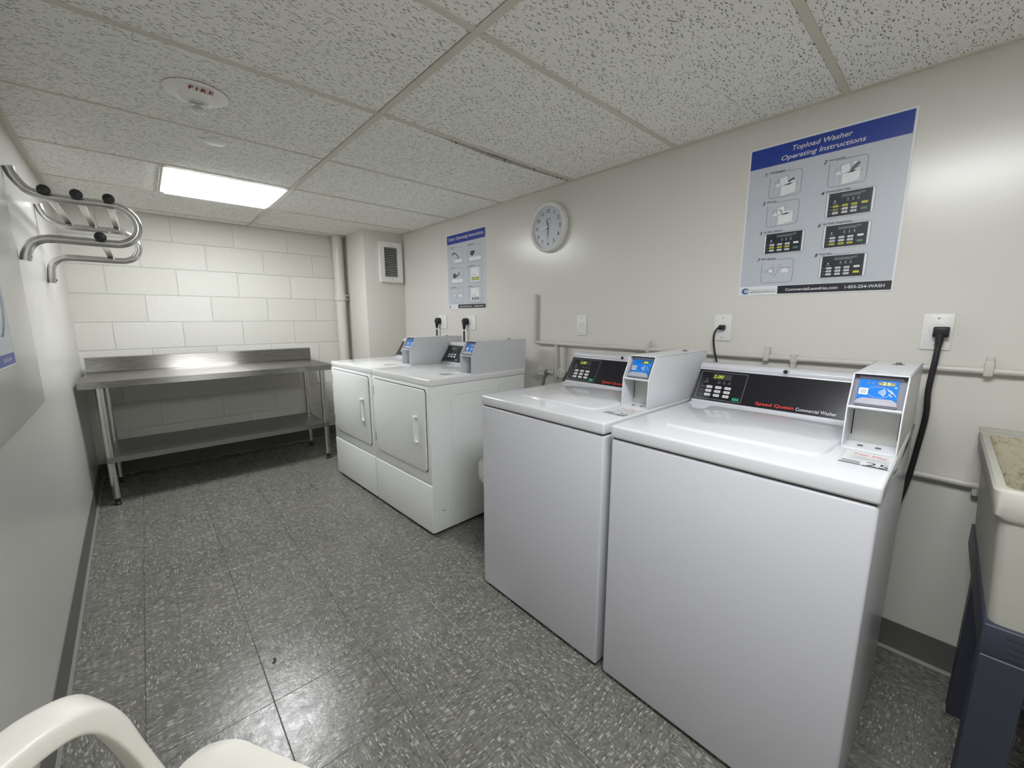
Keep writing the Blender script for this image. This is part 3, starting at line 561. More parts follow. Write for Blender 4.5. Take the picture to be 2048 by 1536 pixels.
for (u0, u1, v0, v1, num, cap, kd) in ds:
    b = pf(); w, h = u1 - u0, v1 - v0
    b.rrect(u0, u1, v0, v1, 0.016, 'poster', 0.0005); b.ring(u0, u1, v0, v1, 0.016, 0.0016, 'ink_grey', 0.0007)
    b.text(num, u0 - 0.012, v1 - 0.006, 'ink', h=0.013, shear=0.25, off=0.02, l=0.0013); b.text(cap, u0 + 0.004, v1 + 0.003, 'ink', h=0.0075, shear=0.3, off=0.02, l=0.0013)
    X = lambda x: u0 + x * w
    Y = lambda y: v0 + y * h
    if kd == 'a':
        b.rect(X(0.32), X(0.9), Y(0.08), Y(0.27), 'poster_white', 0.0009); b.line([(X(0.3), Y(0.28)), (X(0.9), Y(0.28))], 0.0012, 'ink_grey'); b.line([(X(0.12 + 0.5 * math.sin(a)), Y(0.28 + 0.42 * math.cos(a))) for a in [0.1 * i for i in range(1, 15)]], 0.008, 'ink', 0.0009); b.poly([(X(0.08), Y(0.62)), (X(0.24), Y(0.78)), (X(0.2), Y(0.5))], 'ink_grey', 0.001); b.line([(X(0.45), Y(0.34)), (X(0.74), Y(0.34))], 0.003, 'ink_grey'); b.line([(X(0.88), Y(0.35)), (X(0.88), Y(0.9))], 0.0012, 'ink_soft')
    elif kd in 'bc':
        b.rect(X(0.06), X(0.52), Y(0.08), Y(0.30), 'poster_white', 0.0009); b.rect(X(0.55), X(0.95), Y(0.08), Y(0.28), 'poster_white', 0.0009); b.line([(X(0.06), Y(0.31)), (X(0.94), Y(0.31))], 0.0012, 'ink_soft')
        b.disc(X(0.30), Y(0.52), 0.15 * w, 'ink', 0.001, 18, 0.15 * h); b.disc(X(0.30), Y(0.54), 0.07 * w, 'ink_grey', 0.0012, 14, 0.07 * h); b.line([(X(0.58), Y(0.45)), (X(0.94), Y(0.45))], 0.0015, 'ink_grey')
        if kd == 'c': b.line([(X(0.40 + 0.32 * math.sin(a)), Y(0.86 - 0.38 * math.cos(a))) for a in [0.1 * i for i in range(0, 13)]], 0.010, 'ink', 0.0011)
        else: b.disc(X(0.45), Y(0.58), 0.05 * w, 'ink', 0.001, 12, 0.08 * h); b.line([(X(0.58), Y(0.62)), (X(0.94), Y(0.64))], 0.0015, 'ink_soft')
    elif kd == 'e': pay_icon(b, u0, u1, v0, v1)
    else:
        b.rect(X(0.18), X(0.80), Y(0.08), Y(0.92), 'poster_white', 0.0009)
        for i in range(3): b.line([(X(0.26), Y(0.84 - 0.06 * i)), (X(0.56), Y(0.84 - 0.06 * i))], 0.0015, 'ink_soft')
        b.ring(X(0.62), X(0.76), Y(0.70), Y(0.84), 0.002, 0.001, 'ink_soft', 0.0011); b.text('2+4' if False else '2 + 4', X(0.30), Y(0.44), 'ink', h=0.013, l=0.0012)
        for i in range(3): b.rect(X(0.24 + 0.19 * i), X(0.40 + 0.19 * i), Y(0.14), Y(0.36), 'ink_olive' if kd == 'd' else 'ink_soft', 0.0011); b.disc(X(0.32 + 0.19 * i), Y(0.25), 0.04 * w, 'ink_yellow' if kd == 'd' else 'ink_grey', 0.0013, 10)
    b.build('step_picture', PD)
b = pf(); b.rect(0.145, W2 - 0.006, 0.005, 0.034, 'ink', 0.0008); b.text('CommercialLaundries.com', 0.165, 0.0145, 'letter_white', h=0.0105, w=0.165, off=0.02, l=0.0013); b.text('1-855-254-WASH', 0.355, 0.0145, 'letter_white', h=0.0105, w=0.112, off=0.02, l=0.0013); b.build('footer_band', PD)
b = pf(); logo(b, 0.030, 0.0175, 0.0140); b.text('Commercial Laundries, Inc.', 0.049, 0.0185, 'ink_soft', h=0.0058, w=0.088, l=0.0009); b.build('logo', PD)

# poster on the left wall, cut by the frame edge
yl = 1.915
PL = thing('wall_poster', 'white notice with blue bottom band at the left edge of the photo', 'poster', (lpx(yl) + 0.003, yl, 1.040))
PL.rotation_euler = (0, 0, math.atan(0.018))
b = MB(); b.box(-0.0015, 0.0, -0.46, 0, 0, 0.56, 'poster_white', bev=0.0004, seg=1); b.build('sheet', PL)
fU = (0, 1, 0)
def plf(): return flat((0, -0.46, 0), fU, (0, 0, 1))
b = plf(); b.rect(0.0, 0.457, 0.004, 0.036, 'poster_blue'); b.text('1-855-254-WASH', 0.30, 0.015, 'poster', h=0.011, off=0.02, l=0.0008); b.build('footer_band', PL)
b = plf(); b.rect(0.006, 0.452, 0.036, 0.55, 'poster', 0.0003)
for j in range(3): b.line([(0.30 + 0.11 * math.sin(a) + 0.012 * j, 0.20 + 0.12 * math.cos(a)) for a in [0.15 * i for i in range(2, 20)]], 0.004, 'logo_blue')
b.line([(0.454, 0.036), (0.454, 0.55)], 0.004, 'ink_soft'); b.build('printed_drawing', PL)

# ---------------------------------------------------------------- wall clock
t = thing('wall_clock', 'round white-rimmed wall clock reading half past eleven', 'clock', (XR, 1.735, 1.707))
b = MB(); b.lathe([(0.0, 0.0), (0.136, 0.0), (0.143, -0.008), (0.1435, -0.022), (0.138, -0.034), (0.130, -0.037), (0.122, -0.034), (0.118, -0.026), (0.117, -0.02), (0.0, -0.02)], 'white_plastic', 64, ax='x'); b.build('rim', t)
b = MB(); b.flat = True; b.T = frame((-0.0205, 0, 0), PU, PV); b.disc(0, 0, 0.1165, M['poster'], 0.0, 48); b.build('dial', t)
b = flat((-0.0207, 0, 0), PU, PV)
for i in range(1, 13):
    a = math.radians(30 * i); b.text(str(i), 0.092 * math.sin(a), 0.092 * math.cos(a) - 0.010, 'ink', h=0.0215, off=0.02, center=True, l=0.0004)
for i in range(60):
    a = math.radians(6 * i); b.line([(0.110 * math.sin(a), 0.110 * math.cos(a)), (0.1135 * math.sin(a), 0.1135 * math.cos(a))], 0.001, 'ink_grey', 0.0004)
b.build('numerals', t)
b = flat((-0.0207, 0, 0), PU, PV); b.line([(-0.012, 0.045), (0.022, 0.048)], 0.004, 'ink_grey', 0.0004); b.line([(0.010, 0.022), (0.024, 0.038)], 0.002, 'ink_grey', 0.0004); b.build('dial_print', t)
for nm, ang, L, wd_, lift, mt in (('hour_hand', -15, 0.056, 0.006, 0.003, 'ink'), ('minute_hand', 180, 0.078, 0.0045, 0.005, 'ink'), ('second_hand', 262, 0.060, 0.010, 0.007, 'poster_white')):
    b = MB(); b.T = frame((-0.0205 - lift, 0, 0), PU, PV); a = math.radians(ang); d = Vector((math.sin(a), math.cos(a))); n = Vector((d.y, -d.x))
    p = [tuple(d * -0.012 + n * 0.0015), tuple(d * L * 0.5 + n * wd_ / 2), tuple(d * L), tuple(d * L * 0.5 - n * wd_ / 2), tuple(d * -0.012 - n * 0.0015)]
    b.prism(p, 0, 0.0008, mt, 'z'); b.build(nm, t)
# ---------------------------------------------------------------- vent grille on the column
t = thing('vent_grille', 'white louvred vent grille on the corner column', 'vent', (1.7425, 3.60, 1.67))
b = MB()
for q in ((-0.108, 0.108, 0.130, 0.176), (-0.108, 0.108, -0.176, -0.130), (-0.108, -0.064, -0.130, 0.130), (0.064, 0.108, -0.130, 0.130)): b.box(q[0], q[1], -0.034, 0.0, q[2], q[3], 'fixture', bev=0.002, seg=1)
b.build('grille_frame', t)
MB().box(-0.066, 0.066, -0.006, -0.001, -0.132, 0.132, 'dark_gap').build('duct_opening', t)
for i in range(17):
    z = -0.122 + i * 0.0152; MB().prism([(-0.032, z - 0.002), (-0.030, z - 0.0035), (-0.012, z + 0.003), (-0.014, z + 0.0045)], -0.064, 0.064, 'fixture', 'x').build('louvre', t)
for z in (-0.152, 0.152): MB().lathe([(0.0, -0.0365), (0.004, -0.036), (0.0045, -0.034), (0, -0.034)], 'galv', 12, O=(0, 0, z), ax='y').build('screw', t)
# ---------------------------------------------------------------- pipes
t = thing('drain_pipe', 'thick white vertical drain pipe in the far corner beside the column', 'pipe', (1.452, 4.085, 0))
b = MB(); b.tube([(0, 0, 0.0), (0, 0, ZC + 0.05)], 0.047, 'pipe_white', 28); b.build('pipe_body', t)
b = MB(); b.tube([(0, 0, 1.335), (0, 0, 1.395)], 0.0535, 'pipe_white', 28)
for z in (1.345, 1.385): b.tube([(0, 0, z - 0.004), (0, 0, z + 0.004)], 0.057, 'pipe_white', 28)
b.build('coupling', t)
for z in (1.345, 1.385):
    for x in (0.012, 0.046): MB().box(x - 0.006, x + 0.006, -0.060, -0.050 + (0.02 if x > 0.03 else 0), z - 0.005, z + 0.005, 'pipe_white', bev=0.002, seg=1).build('clamp_screw', t)
t = thing('water_pipe', 'thin painted pipe running along the right wall above the washers', 'pipe', (XR, 0, 0))
px = -0.0165
b = MB(); b.tube([(px, 1.838, 1.32), (px, 1.838, 1.06), (px, 1.838, 1.035), (px, 1.833, 1.024), (px, 1.82, 1.020), (px, 1.79, 1.020), (px, YB + 0.05, 1.020)], 0.0105, 'pipe', 14); b.build('pipe_run', t)
for y in (1.046, 0.523, -0.063):
    b = MB(); b.box(px - 0.014, px + 0.0165, y - 0.010, y + 0.010, 1.005, 1.048, 'pipe', bev=0.003, seg=2); b.box(px - 0.004, px + 0.0165, y - 0.008, y + 0.008, 1.045, 1.062, 'pipe', bev=0.002, seg=1); b.build('pipe_clip', t)
b = MB(); b.tube([(px, 1.658, 1.02), (px, 1.658, 0.83), (px, 1.658, 0.80)], 0.0095, 'pipe', 12); b.build('branch_pipe', t)
b = MB(); b.tube([(px, 0.430, 1.02), (px, 0.430, 0.60)], 0.0105, 'pipe', 12); b.tube([(px, 0.430, 1.006), (px, 0.430, 1.036)], 0.014, 'pipe', 12); b.build('branch_pipe', t)
t = thing('standpipe', 'thicker painted vertical standpipe behind the left washer', 'pipe', (XR - 0.022, 1.598, 0.0))
b = MB(); b.tube([(0, 0, 0.15), (0, 0, 1.0)], 0.017, 'pipe', 16); b.tube([(0, 0, 0.965), (0, 0, 1.003)], 0.020, 'pipe', 16); b.build('pipe_body', t)
t = thing('water_pipe', 'lower painted pipe on the right wall between washer and sink', 'pipe', (XR, 0, 0))
b = MB(); b.tube([(px, 1.2, 0.673), (px, -0.13, 0.664), (px, YB + 0.05, 0.66)], 0.0115, 'pipe', 14); b.build('pipe_run', t)
b = MB(); b.tube([(px, -0.083, 0.664), (px, -0.083, 0.634)], 0.009, 'pipe', 10); b.box(px - 0.006, px + 0.012, -0.091, -0.075, 0.628, 0.640, 'galv'); b.build('drain_cock', t)
def valve(y, label):
    t = thing('shutoff_valve', label, 'valve', (XR - 0.03, y, 0.838), 0, 'washer shutoff valves')
    b = MB(); b.tube([(0.0, 0, 0.004), (0.013, -0.05 if y > 1.65 else 0.018, 0.004)], 0.009, 'pipe', 10); b.lathe([(0.0, -0.018), (0.011, -0.016), (0.013, 0), (0.011, 0.016), (0, 0.018)], 'galv', 12); b.tube([(0, 0, -0.01), (-0.012, 0.01, -0.04), (-0.014, 0.016, -0.10)], 0.0095, 'galv', 10); b.build('valve_body', t)
    b = MB(); b.tube([(0, 0, 0), (-0.034, 0.012, 0.012)], 0.005, 'galv', 8); b.build('stem', t)
    b = MB(); R = 0.024; c = Vector((-0.038, 0.013, 0.013)); pts = []
    for k in range(25):
        a = 2 * math.pi * k / 24; r = R * (1 + 0.06 * math.cos(6 * a)); pts.append(c + Vector((-0.2 * r * math.cos(a), r * math.cos(a), r * math.sin(a))))
    b.tube(pts, 0.0045, 'pipe', 8, cap=False)
    for k in range(4): a = math.pi * k / 4 + 0.3; dv = Vector((-0.2 * R * math.cos(a), R * math.cos(a), R * math.sin(a))); b.tube([c - dv, c + dv], 0.003, 'pipe', 6)
    b.build('hand_wheel', t)
valve(1.725, 'round-handled shutoff valve left of the vertical pipes behind the left washer'); valve(1.560, 'round-handled shutoff valve right of the standpipe, half behind the left washer')
# ---------------------------------------------------------------- outlets, plugs and cords
def outlet(y, z, label, wide=False, plugs='none'):
    t = thing('wall_outlet', label, 'electrical outlet', (XR, y, z), 0, 'wall outlets')
    hw = 0.0625 if wide else 0.0355
    MB().box(-0.006, 0, -hw, hw, -0.057, 0.057, 'white_plastic', bev=0.003, seg=2).build('cover_plate', t)
    b = MB()
    if wide or plugs == 'big': b.lathe([(0, -0.009), (0.019, -0.009), (0.0205, -0.006), (0, -0.006)], 'white_plastic', 28, ax='x', O=(0, 0, 0.008))
    else: b.prism(MB().rr(-0.0135, 0.0135, -0.017, 0.017, 0.009), -0.008, -0.005, 'white_plastic', 'x')
    b.build('socket', t)
    if plugs == 'none':
        b = flat((-0.0082, 0, 0), PU, PV); b.rect(-0.0075, -0.0055, 0.001, 0.009, 'dark_gap'); b.rect(0.0055, 0.0075, 0.002, 0.008, 'dark_gap'); b.disc(0, -0.007, 0.0026, 'dark_gap'); b.build('socket_slots', t)
    for s in (-1, 1): MB().lathe([(0, -0.0072), (0.003, -0.007), (0.0032, -0.006), (0, -0.006)], 'ink_soft', 10, ax='x', O=(0, 0, s * 0.043)).build('plate_screw', t)
    return t
outlet(1.479, 1.180 - 0.047, 'white duplex outlet with nothing plugged in, between clock and washers')
outlet(0.707, 1.180 - 0.046, 'white outlet with thin black plug, above the left washer payment box')
outlet(0.058, 1.180 - 0.047, 'white outlet with thick black plug at the right, above the sink end', plugs='big')
outlet(2.945, 1.180 - 0.040, 'white outlet plate of the far dryer, left below the dryer poster', wide=True, plugs='big')
outlet(2.548, 1.180 - 0.043, 'white outlet plate of the near dryer, right below the dryer poster', wide=True, plugs='big')
t = thing('power_cord', 'thick black power cord hanging from the rightmost outlet beside the near washer', 'power cord', (0, 0, 0))
b = MB(); b.prism([(1.868, 1.149), (1.868, 1.122), (1.852, 1.116), (1.842, 1.120), (1.840, 1.146), (1.846, 1.150)], 0.030, 0.066, 'black_plastic', 'y', bev=0.003); b.tube([(1.850, 0.049, 1.126), (1.846, 0.049, 1.085)], [0.012, 0.008], 'black_plastic', 10); b.build('plug', t)
b = MB(); b.tube([(1.848, 0.049, 1.095), (1.842, 0.0505, 1.04), (1.838, 0.054, 0.95), (1.838, 0.050, 0.87), (1.842, 0.056, 0.77), (1.838, 0.066, 0.65), (1.80, 0.085, 0.52), (1.77, 0.10, 0.40)], 0.0078, 'black_plastic', 12, smooth=5); b.build('cord', t)
t = thing('power_cord', 'thin black power cord looping from the middle outlet down behind the near washer', 'power cord', (0, 0, 0))
b = MB(); b.box(1.848, 1.870, 0.692, 0.716, 1.125, 1.146, 'black_plastic', bev=0.004); b.build('plug', t)
b = MB(); b.tube([(1.852, 0.704, 1.136), (1.838, 0.712, 1.134), (1.834, 0.724, 1.110), (1.838, 0.726, 1.075), (1.838, 0.718, 1.03), (1.838, 0.705, 0.98), (1.83, 0.69, 0.90), (1.82, 0.66, 0.7), (1.80, 0.64, 0.55)], 0.0042, 'black_plastic', 8, smooth=5); b.build('cord', t)
for (yy, zz, lb) in ((2.985, 1.148, 'black dryer plug with cord in the outlet above the far dryer'), (2.590, 1.145, 'black dryer plug with cord in the outlet above the near dryer')):
    t = thing('dryer_power_plug', lb, 'power cord', (XR, yy, zz), 0, 'dryer plugs')
    b = MB(); b.lathe([(0, -0.050), (0.017, -0.048), (0.025, -0.040), (0.0265, -0.012), (0.0265, -0.008), (0, -0.008)], 'black_plastic', 24, ax='x'); b.tube([(-0.032, 0.004, -0.008), (-0.032, 0.008, -0.055)], [0.017, 0.0095], 'black_plastic', 12); b.build('plug', t)
    b = MB(); b.tube([(-0.032, 0.008, -0.045), (-0.032, 0.010, -0.12), (-0.034, 0.008, -0.30), (-0.04, 0.0, -0.5)], 0.0068, 'black_plastic', 10); b.tube([(-0.032, 0.0085, -0.062), (-0.032, 0.0088, -0.072)], 0.0072, 'letter_white', 10); b.build('cord', t)

# ---------------------------------------------------------------- laundry machines
# local frame: x from the front towards the wall, y 0 = near side, z up
WD = 0.612
def payment_box(t, zt, y0, y1, number, lit, x0=0.255):
    """card reader / payment box bolted to the deck"""
    root = MB()
    xb = 0.715; a, c = zt, zt + 0.183; th = 0.003
    prof = [(x0, a), (x0 + 0.004, a + 0.105), (x0 + 0.046, c), (xb, c), (xb, a)]
    # side plates, top, bottom and back: an open-fronted shell
    root.prism(prof, y0, y0 + th, 'enamel_box', 'y', bev=0.0008, seg=1); root.prism(prof, y1 - th, y1, 'enamel_box', 'y', bev=0.0008, seg=1)
    root.box(x0 + 0.044, xb, y0, y1, c - th, c, 'enamel_box', bev=0.001, seg=1); root.box(x0, xb, y0 + th, y1 - th, a, a + th, 'enamel_box')
    root.box(x0 + 0.002, x0 + 0.012, y0 + th, y1 - th, a + 0.101, a + 0.106, 'enamel_box', bev=0.0008, seg=1)
    root.box(xb - th, xb, y0 + th, y1 - th, a, c, 'enamel_box')
    box = root.build('payment_box', t)
    # lower recess with a bare metal plate
    b = MB(); b.box(x0 + 0.075, x0 + 0.078, y0 + th, y1 - th, a + th, a + 0.101, 'chute'); b.box(x0 + 0.012, x0 + 0.078, y0 + th, y1 - th, a + 0.098, a + 0.101, 'enamel_box')
    b.box(x0 + 0.0745, x0 + 0.0752, y0 + 0.006, y0 + 0.0085, a + 0.02, a + 0.085, 'dark_gap'); b.box(x0 + 0.0745, x0 + 0.0752, y1 - 0.0085, y1 - 0.006, a + 0.02, a + 0.085, 'dark_gap'); b.build('recess_plate', box)
    for yy in (y0 + 0.036, y0 + 0.070): MB().lathe([(0, a + 0.0055), (0.0055, a + 0.005), (0.006, a + 0.003), (0, a + 0.003)], 'galv', 14, O=(x0 + 0.03, yy, 0)).build('bolt', box)
    # reader: a slanted frame U=-y, V up the slope
    uv = Vector((0.042, 0, 0.078)).normalized(); O = Vector((x0 + 0.010, y1 - th, a + 0.107)) + Vector((0.010, 0, -0.002))
    fr = frame(O, (0, -1, 0), uv)
    Wn = (y1 - y0) - 2 * th
    b = MB(); b.T = fr; b.box(0, Wn, 0, 0.084, -0.012, -0.004, 'reader_grey'); b.box(0.008, Wn - 0.008, 0.0735, 0.080, -0.004, 0.0, 'silver', bev=0.001, seg=1); rd = b.build('card_reader', box)
    b = MB(); b.flat = True; b.T = fr; cx0, cx1, cy0, cy1 = 0.010, Wn - 0.014, 0.012, 0.0715
    b.rrect(cx0 - 0.001, cx1 + 0.001, cy0, cy1 + 0.001, 0.002, 'black_plastic', -0.0015); b.rrect(cx0, cx1, cy0, cy1, 0.002, 'reader_blue', -0.001)
    b.disc(cx0 + 0.017, cy1 - 0.0095, 0.0022, 'ink', -0.0006, 10); b.disc(cx0 + 0.026, cy1 - 0.0095, 0.0022, 'ink', -0.0006, 10)
    b.rrect(cx0 + 0.002, cx0 + 0.019, 0.031, 0.048, 0.0015, 'letter_white', -0.0006); b.rrect(cx0 + 0.0045, cx0 + 0.0165, 0.0335, 0.0455, 0.001, 'ink_soft', -0.0004)
    ctr = (cx0 + 0.044, 0.040)
    b.line([(ctr[0] - 0.005 + 0.022 * math.cos(k_ * 0.25), ctr[1] + 0.014 * math.sin(k_ * 0.25)) for k_ in range(26)], 0.0006, 'led_white' if False else 'panel_line', -0.0006)
    for r_ in (0.004, 0.0075, 0.011, 0.0145): b.line([(ctr[0] - 0.008 + r_ * math.cos(a_), ctr[1] + r_ * math.sin(a_)) for a_ in [-0.7 + 0.2 * q_ for q_ in range(8)]], 0.0013, 'letter_white', -0.0004)
    b.line([(ctr[0] + 0.010, 0.048), (ctr[0] + 0.022, 0.038)], 0.002, 'panel_line', -0.0005); b.line([(ctr[0] + 0.013, 0.038), (ctr[0] + 0.020, 0.030)], 0.0015, 'panel_line', -0.0005); b.line([(ctr[0] + 0.016, 0.047), (ctr[0] + 0.027, 0.032)], 0.0012, 'panel_line', -0.0005)
    b.build('reader_face', box)
    b = MB(); b.flat = True; b.T = fr
    b.rrect(cx0 + 0.034, cx0 + 0.067, cy1 - 0.0135, cy1 - 0.0035, 0.002, 'black_plastic', -0.0005)
    if number: b.text('-' + number + '-', cx0 + 0.0505, cy1 - 0.0120, 'led_yellow' if lit else 'led_dim', h=0.0072, w=0.027, off=0.008, l=-0.0002, center=True)
    b.disc(cx1 - 0.005, cy1 - 0.017, 0.0022, 'led_blue' if lit else 'letter_white', -0.0003, 12); b.build('reader_display', box)
    b = MB(); b.T = fr; P_ = [(0.008, 0.003), (Wn - 0.010, 0.003), (Wn - 0.013, 0.014), (Wn - 0.022, 0.020), (0.022, 0.020), (0.011, 0.013)]
    b.prism(P_, 0.004, 0.009, 'silver', 'z', bev=0.0012); b.box(0.01, Wn - 0.012, 0.0, 0.006, -0.004, 0.006, 'reader_grey'); b.build('card_lip', box)
    b = MB(); b.lathe([(0, c + 0.006), (0.006, c + 0.006), (0.0065, c), (0, c)], 'galv', 14, O=(xb - 0.10, (y0 + y1) / 2 - 0.005, 0)); b.lathe([(0, c + 0.0012), (0.013, c + 0.0012), (0.014, c), (0, c)], 'galv', 18, O=(xb - 0.10, (y0 + y1) / 2 - 0.005, 0)); b.build('lock', box)
    for sx_ in (0.10, 0.17): MB().box(x0 + sx_, x0 + sx_ + 0.001, y0 + 0.02, y1 - 0.02, c, c + 0.0004, 'ink_soft').build('top_seam', box)
    return box
def console(t, zt, width, washer, time_text, lit):
    """slanted control console at the back of the deck"""
    f0 = Vector((0.520, 0, zt + 0.003)); f1 = Vector((0.595, 0, zt + 0.130)); uv = (f1 - f0).normalized(); nn = Vector((-uv.z, 0, uv.x))
    top = f0 + uv * 0.141
    prof = [(0.508, zt), (0.5085, zt + 0.0025), (f0.x, f0.z), (top.x, top.z), (top.x + 0.006 - 0.008, top.z + 0.004), (top.x - 0.002, top.z + 0.012), (top.x + 0.010, top.z + 0.020), (top.x + 0.06, top.z + 0.020), (0.705, top.z + 0.012), (0.715, zt)]
    b = MB(); b.prism(prof, 0.112, width - 0.004, 'enamel', 'y', bev=0.0025, seg=2); cs = b.build('console', t)
    fr = frame((f0.x, width - 0.006, f0.z), (0, -1, 0), uv)
    L = width - 0.006 - 0.113
    b = MB(); b.T = fr; b.box(0.0, L, 0.011, 0.136, 0.0, 0.0016, 'black_glass', bev=0.0006, seg=1); b.build('control_panel', cs)
    b = MB(); b.flat = True; b.T = fr @ Matrix.Translation((0, 0, 0.0016))
    b.ring(0.010, 0.172, 0.017, 0.128, 0.003, 0.0009, 'panel_line', 0.0003)
    b.rect(0.054, 0.120, 0.099, 0.121, M['dark_gap'], 0.0002)
    # small legends
    for x in (0.082, 0.100, 0.118): b.line([(x - 0.005, 0.088), (x + 0.005, 0.088)], 0.0009, 'panel_line', 0.0003); b.disc(x, 0.094, 0.0010, 'panel_line', 0.0003, 8); b.line([(x - 0.005, 0.083), (x + 0.005, 0.083)], 0.0009, 'panel_line', 0.0003)
    b.disc(0.037, 0.098, 0.0012, 'letter_white', 0.0003, 8); b.ring(0.033, 0.040, 0.088, 0.095, 0.0015, 0.0006, 'panel_line'); b.line([(0.028, 0.084), (0.046, 0.084)], 0.0010, 'panel_line', 0.0003)
    for r, z in enumerate((0.066, 0.050, 0.034)):
        b.line([(0.022, z), (0.033, z)], 0.0009, 'panel_line', 0.0003)
    b.build('panel_legends', cs)
    for r, z in enumerate((0.066, 0.050, 0.034)):
        if not washer and r == 2: continue
        for c, x in enumerate((0.0525, 0.0845, 0.1175)):
            b = MB(); b.T = fr @ Matrix.Translation((0, 0, 0.0016)); b.prism(MB().rr(x - 0.0105, x + 0.0105, z - 0.0050, z + 0.0050, 0.002), 0, 0.0012, 'key', 'z')
            b.add([(x - 0.005, z - 0.0013, 0.0014), (x + 0.006, z - 0.0013, 0.0014), (x + 0.006, z + 0.0013, 0.0014), (x - 0.005, z + 0.0013, 0.0014)], [(0, 1, 2, 3)], 'ink_soft')
            b.add([(x - 0.0155, z - 0.0007, 0.0004), (x - 0.0141, z - 0.0007, 0.0004), (x - 0.0141, z + 0.0007, 0.0004), (x - 0.0155, z + 0.0007, 0.0004)], [(0, 1, 2, 3)], 'letter_white'); b.build('button', cs)
    b = MB(); b.T = fr @ Matrix.Translation((0, 0, 0.0016)); b.prism(MB().rr(0.141, 0.164, 0.022, 0.033, 0.002), 0, 0.0012, 'key_green', 'z'); b.build('start_button', cs)
    b = MB(); b.flat = True; b.T = fr @ Matrix.Translation((0, 0, 0.0016)); b.text(time_text, 0.058, 0.1035, 'led' if lit else 'led_dim', h=0.0130, w=0.034, shear=0.12, l=0.0006); b.build('digital_display', cs)
    if washer:
        b = MB(); b.flat = True; b.T = fr @ Matrix.Translation((0, 0, 0.0016)); b.text('Speed Queen', 0.218, 0.0205, 'red', h=0.0115, w=0.112, off=0.02, l=0.0006); b.text('Commercial Washer', 0.336, 0.0190, 'letter_white', h=0.0118, w=0.106, l=0.0006); b.build('brand_lettering', cs)
    b = MB(); b.T = frame((top.x + 0.004, width - 0.29, top.z + 0.009), (0, -1, 0), (0.0, 0, 1)); b.tube([(0, 0.003, -0.004), (0, 0.003, 0.010)], 0.0105, 'enamel', 18); b.tube([(0, 0.003, 0.004), (0, 0.003, 0.0115)], 0.0068, 'black_plastic', 16); b.build('key_lock', cs)
    return cs
def sticker(t, zt, number, x0, y0):
    # U=-y (reading direction), V=+x (away from the front)
    b = flat((x0, y0, zt + 0.0006), (0, -1, 0), (1, 0, 0))
    b.rect(0, 0.086, 0, 0.115, 'letter_white', 0.0)
    b.text('Tap', 0.014, 0.086, 'red', h=0.015, shear=0.2, l=0.0003); b.text('Pay', 0.048, 0.084, 'red', h=0.015, shear=0.2, l=0.0003)
    for i in range(5): b.line([(0.014, 0.070 - 0.006 * i), (0.080, 0.070 - 0.006 * i)], 0.0012, 'ink_soft', 0.0003)
    b.text(number, 0.046, 0.008, 'ink', h=0.030, l=0.0003); b.rect(0.0, 0.038, 0.002, 0.008, 'ink', 0.0002); b.rect(0.041, 0.084, 0.0, 0.006, 'ink', 0.0002); b.rect(0.003, 0.036, 0.012, 0.030, 'ink_soft', 0.0002)
    b.build('number_sticker', t)
def washer(label, y, number, lit, ztop=0.86):
    t = thing('washing_machine', label, 'washing machine', (1.012, y, 0), 0, 'top-loading washing machines')
    bt = 0.012
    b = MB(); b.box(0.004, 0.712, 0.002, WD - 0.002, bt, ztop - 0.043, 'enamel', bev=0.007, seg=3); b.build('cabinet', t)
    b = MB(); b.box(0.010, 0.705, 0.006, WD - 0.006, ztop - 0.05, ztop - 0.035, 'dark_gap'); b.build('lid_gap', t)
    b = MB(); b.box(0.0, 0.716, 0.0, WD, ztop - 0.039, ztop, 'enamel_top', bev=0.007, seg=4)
    b.build('top_panel', t)
    # lid: raised pad with a rounded outline
    b = MB(); a = [(0.112, 0.495), (0.122, 0.507), (0.470, 0.514), (0.505, 0.506), (0.505, 0.112), (0.300, 0.110), (0.290, 0.112), (0.185, 0.114), (0.128, 0.122), (0.114, 0.140)]
    bm = bmesh.new(); base = [bm.verts.new((p[0], p[1], ztop - 0.001)) for p in a]; up = [bm.verts.new((p[0] + (0.004 if p[0] < 0.3 else -0.003), p[1] + (0.004 if p[1] < 0.3 else -0.004), ztop + 0.007)) for p in a]
    bm.faces.new(up); n = len(a)
    for i in range(n): bm.faces.new((base[i], base[(i + 1) % n], up[(i + 1) % n], up[i]))
    bmesh.ops.recalc_face_normals(bm, faces=bm.faces); bmesh.ops.bevel(bm, geom=[e for e in bm.edges if all(v.co.z > ztop + 0.004 for v in e.verts)], offset=0.003, segments=3, affect='EDGES', profile=0.5)
    b.bm(bm, 'enamel_top'); lid = b.build('lid', t, ang=50)
    b = MB(); b.box(0.506, 0.511, 0.110, 0.508, ztop - 0.001, ztop + 0.004, 'enamel'); b.build('hinge_rail', lid)
    console(t, ztop, WD, True, '2.00', lit)
    payment_box(t, ztop, 0.004, 0.107, number, lit)
    sticker(t, ztop, number, 0.118, 0.090)
    for (fx, fy) in ((0.05, 0.05), (0.05, WD - 0.05), (0.66, 0.05), (0.66, WD - 0.05)): MB().tube([(fx, fy, 0), (fx, fy, 0.02)], 0.018, 'rubber', 14).build('foot', t)
    b = flat((0.0, WD, 0), (0, -1, 0), (0, 0, 1)); 
    return t
washer('near white top-loading washer whose payment box shows 25', 0.066, '25', True)
washer('second white top-loading washer whose payment box shows 26, beside the gap', 0.702, '26', True)

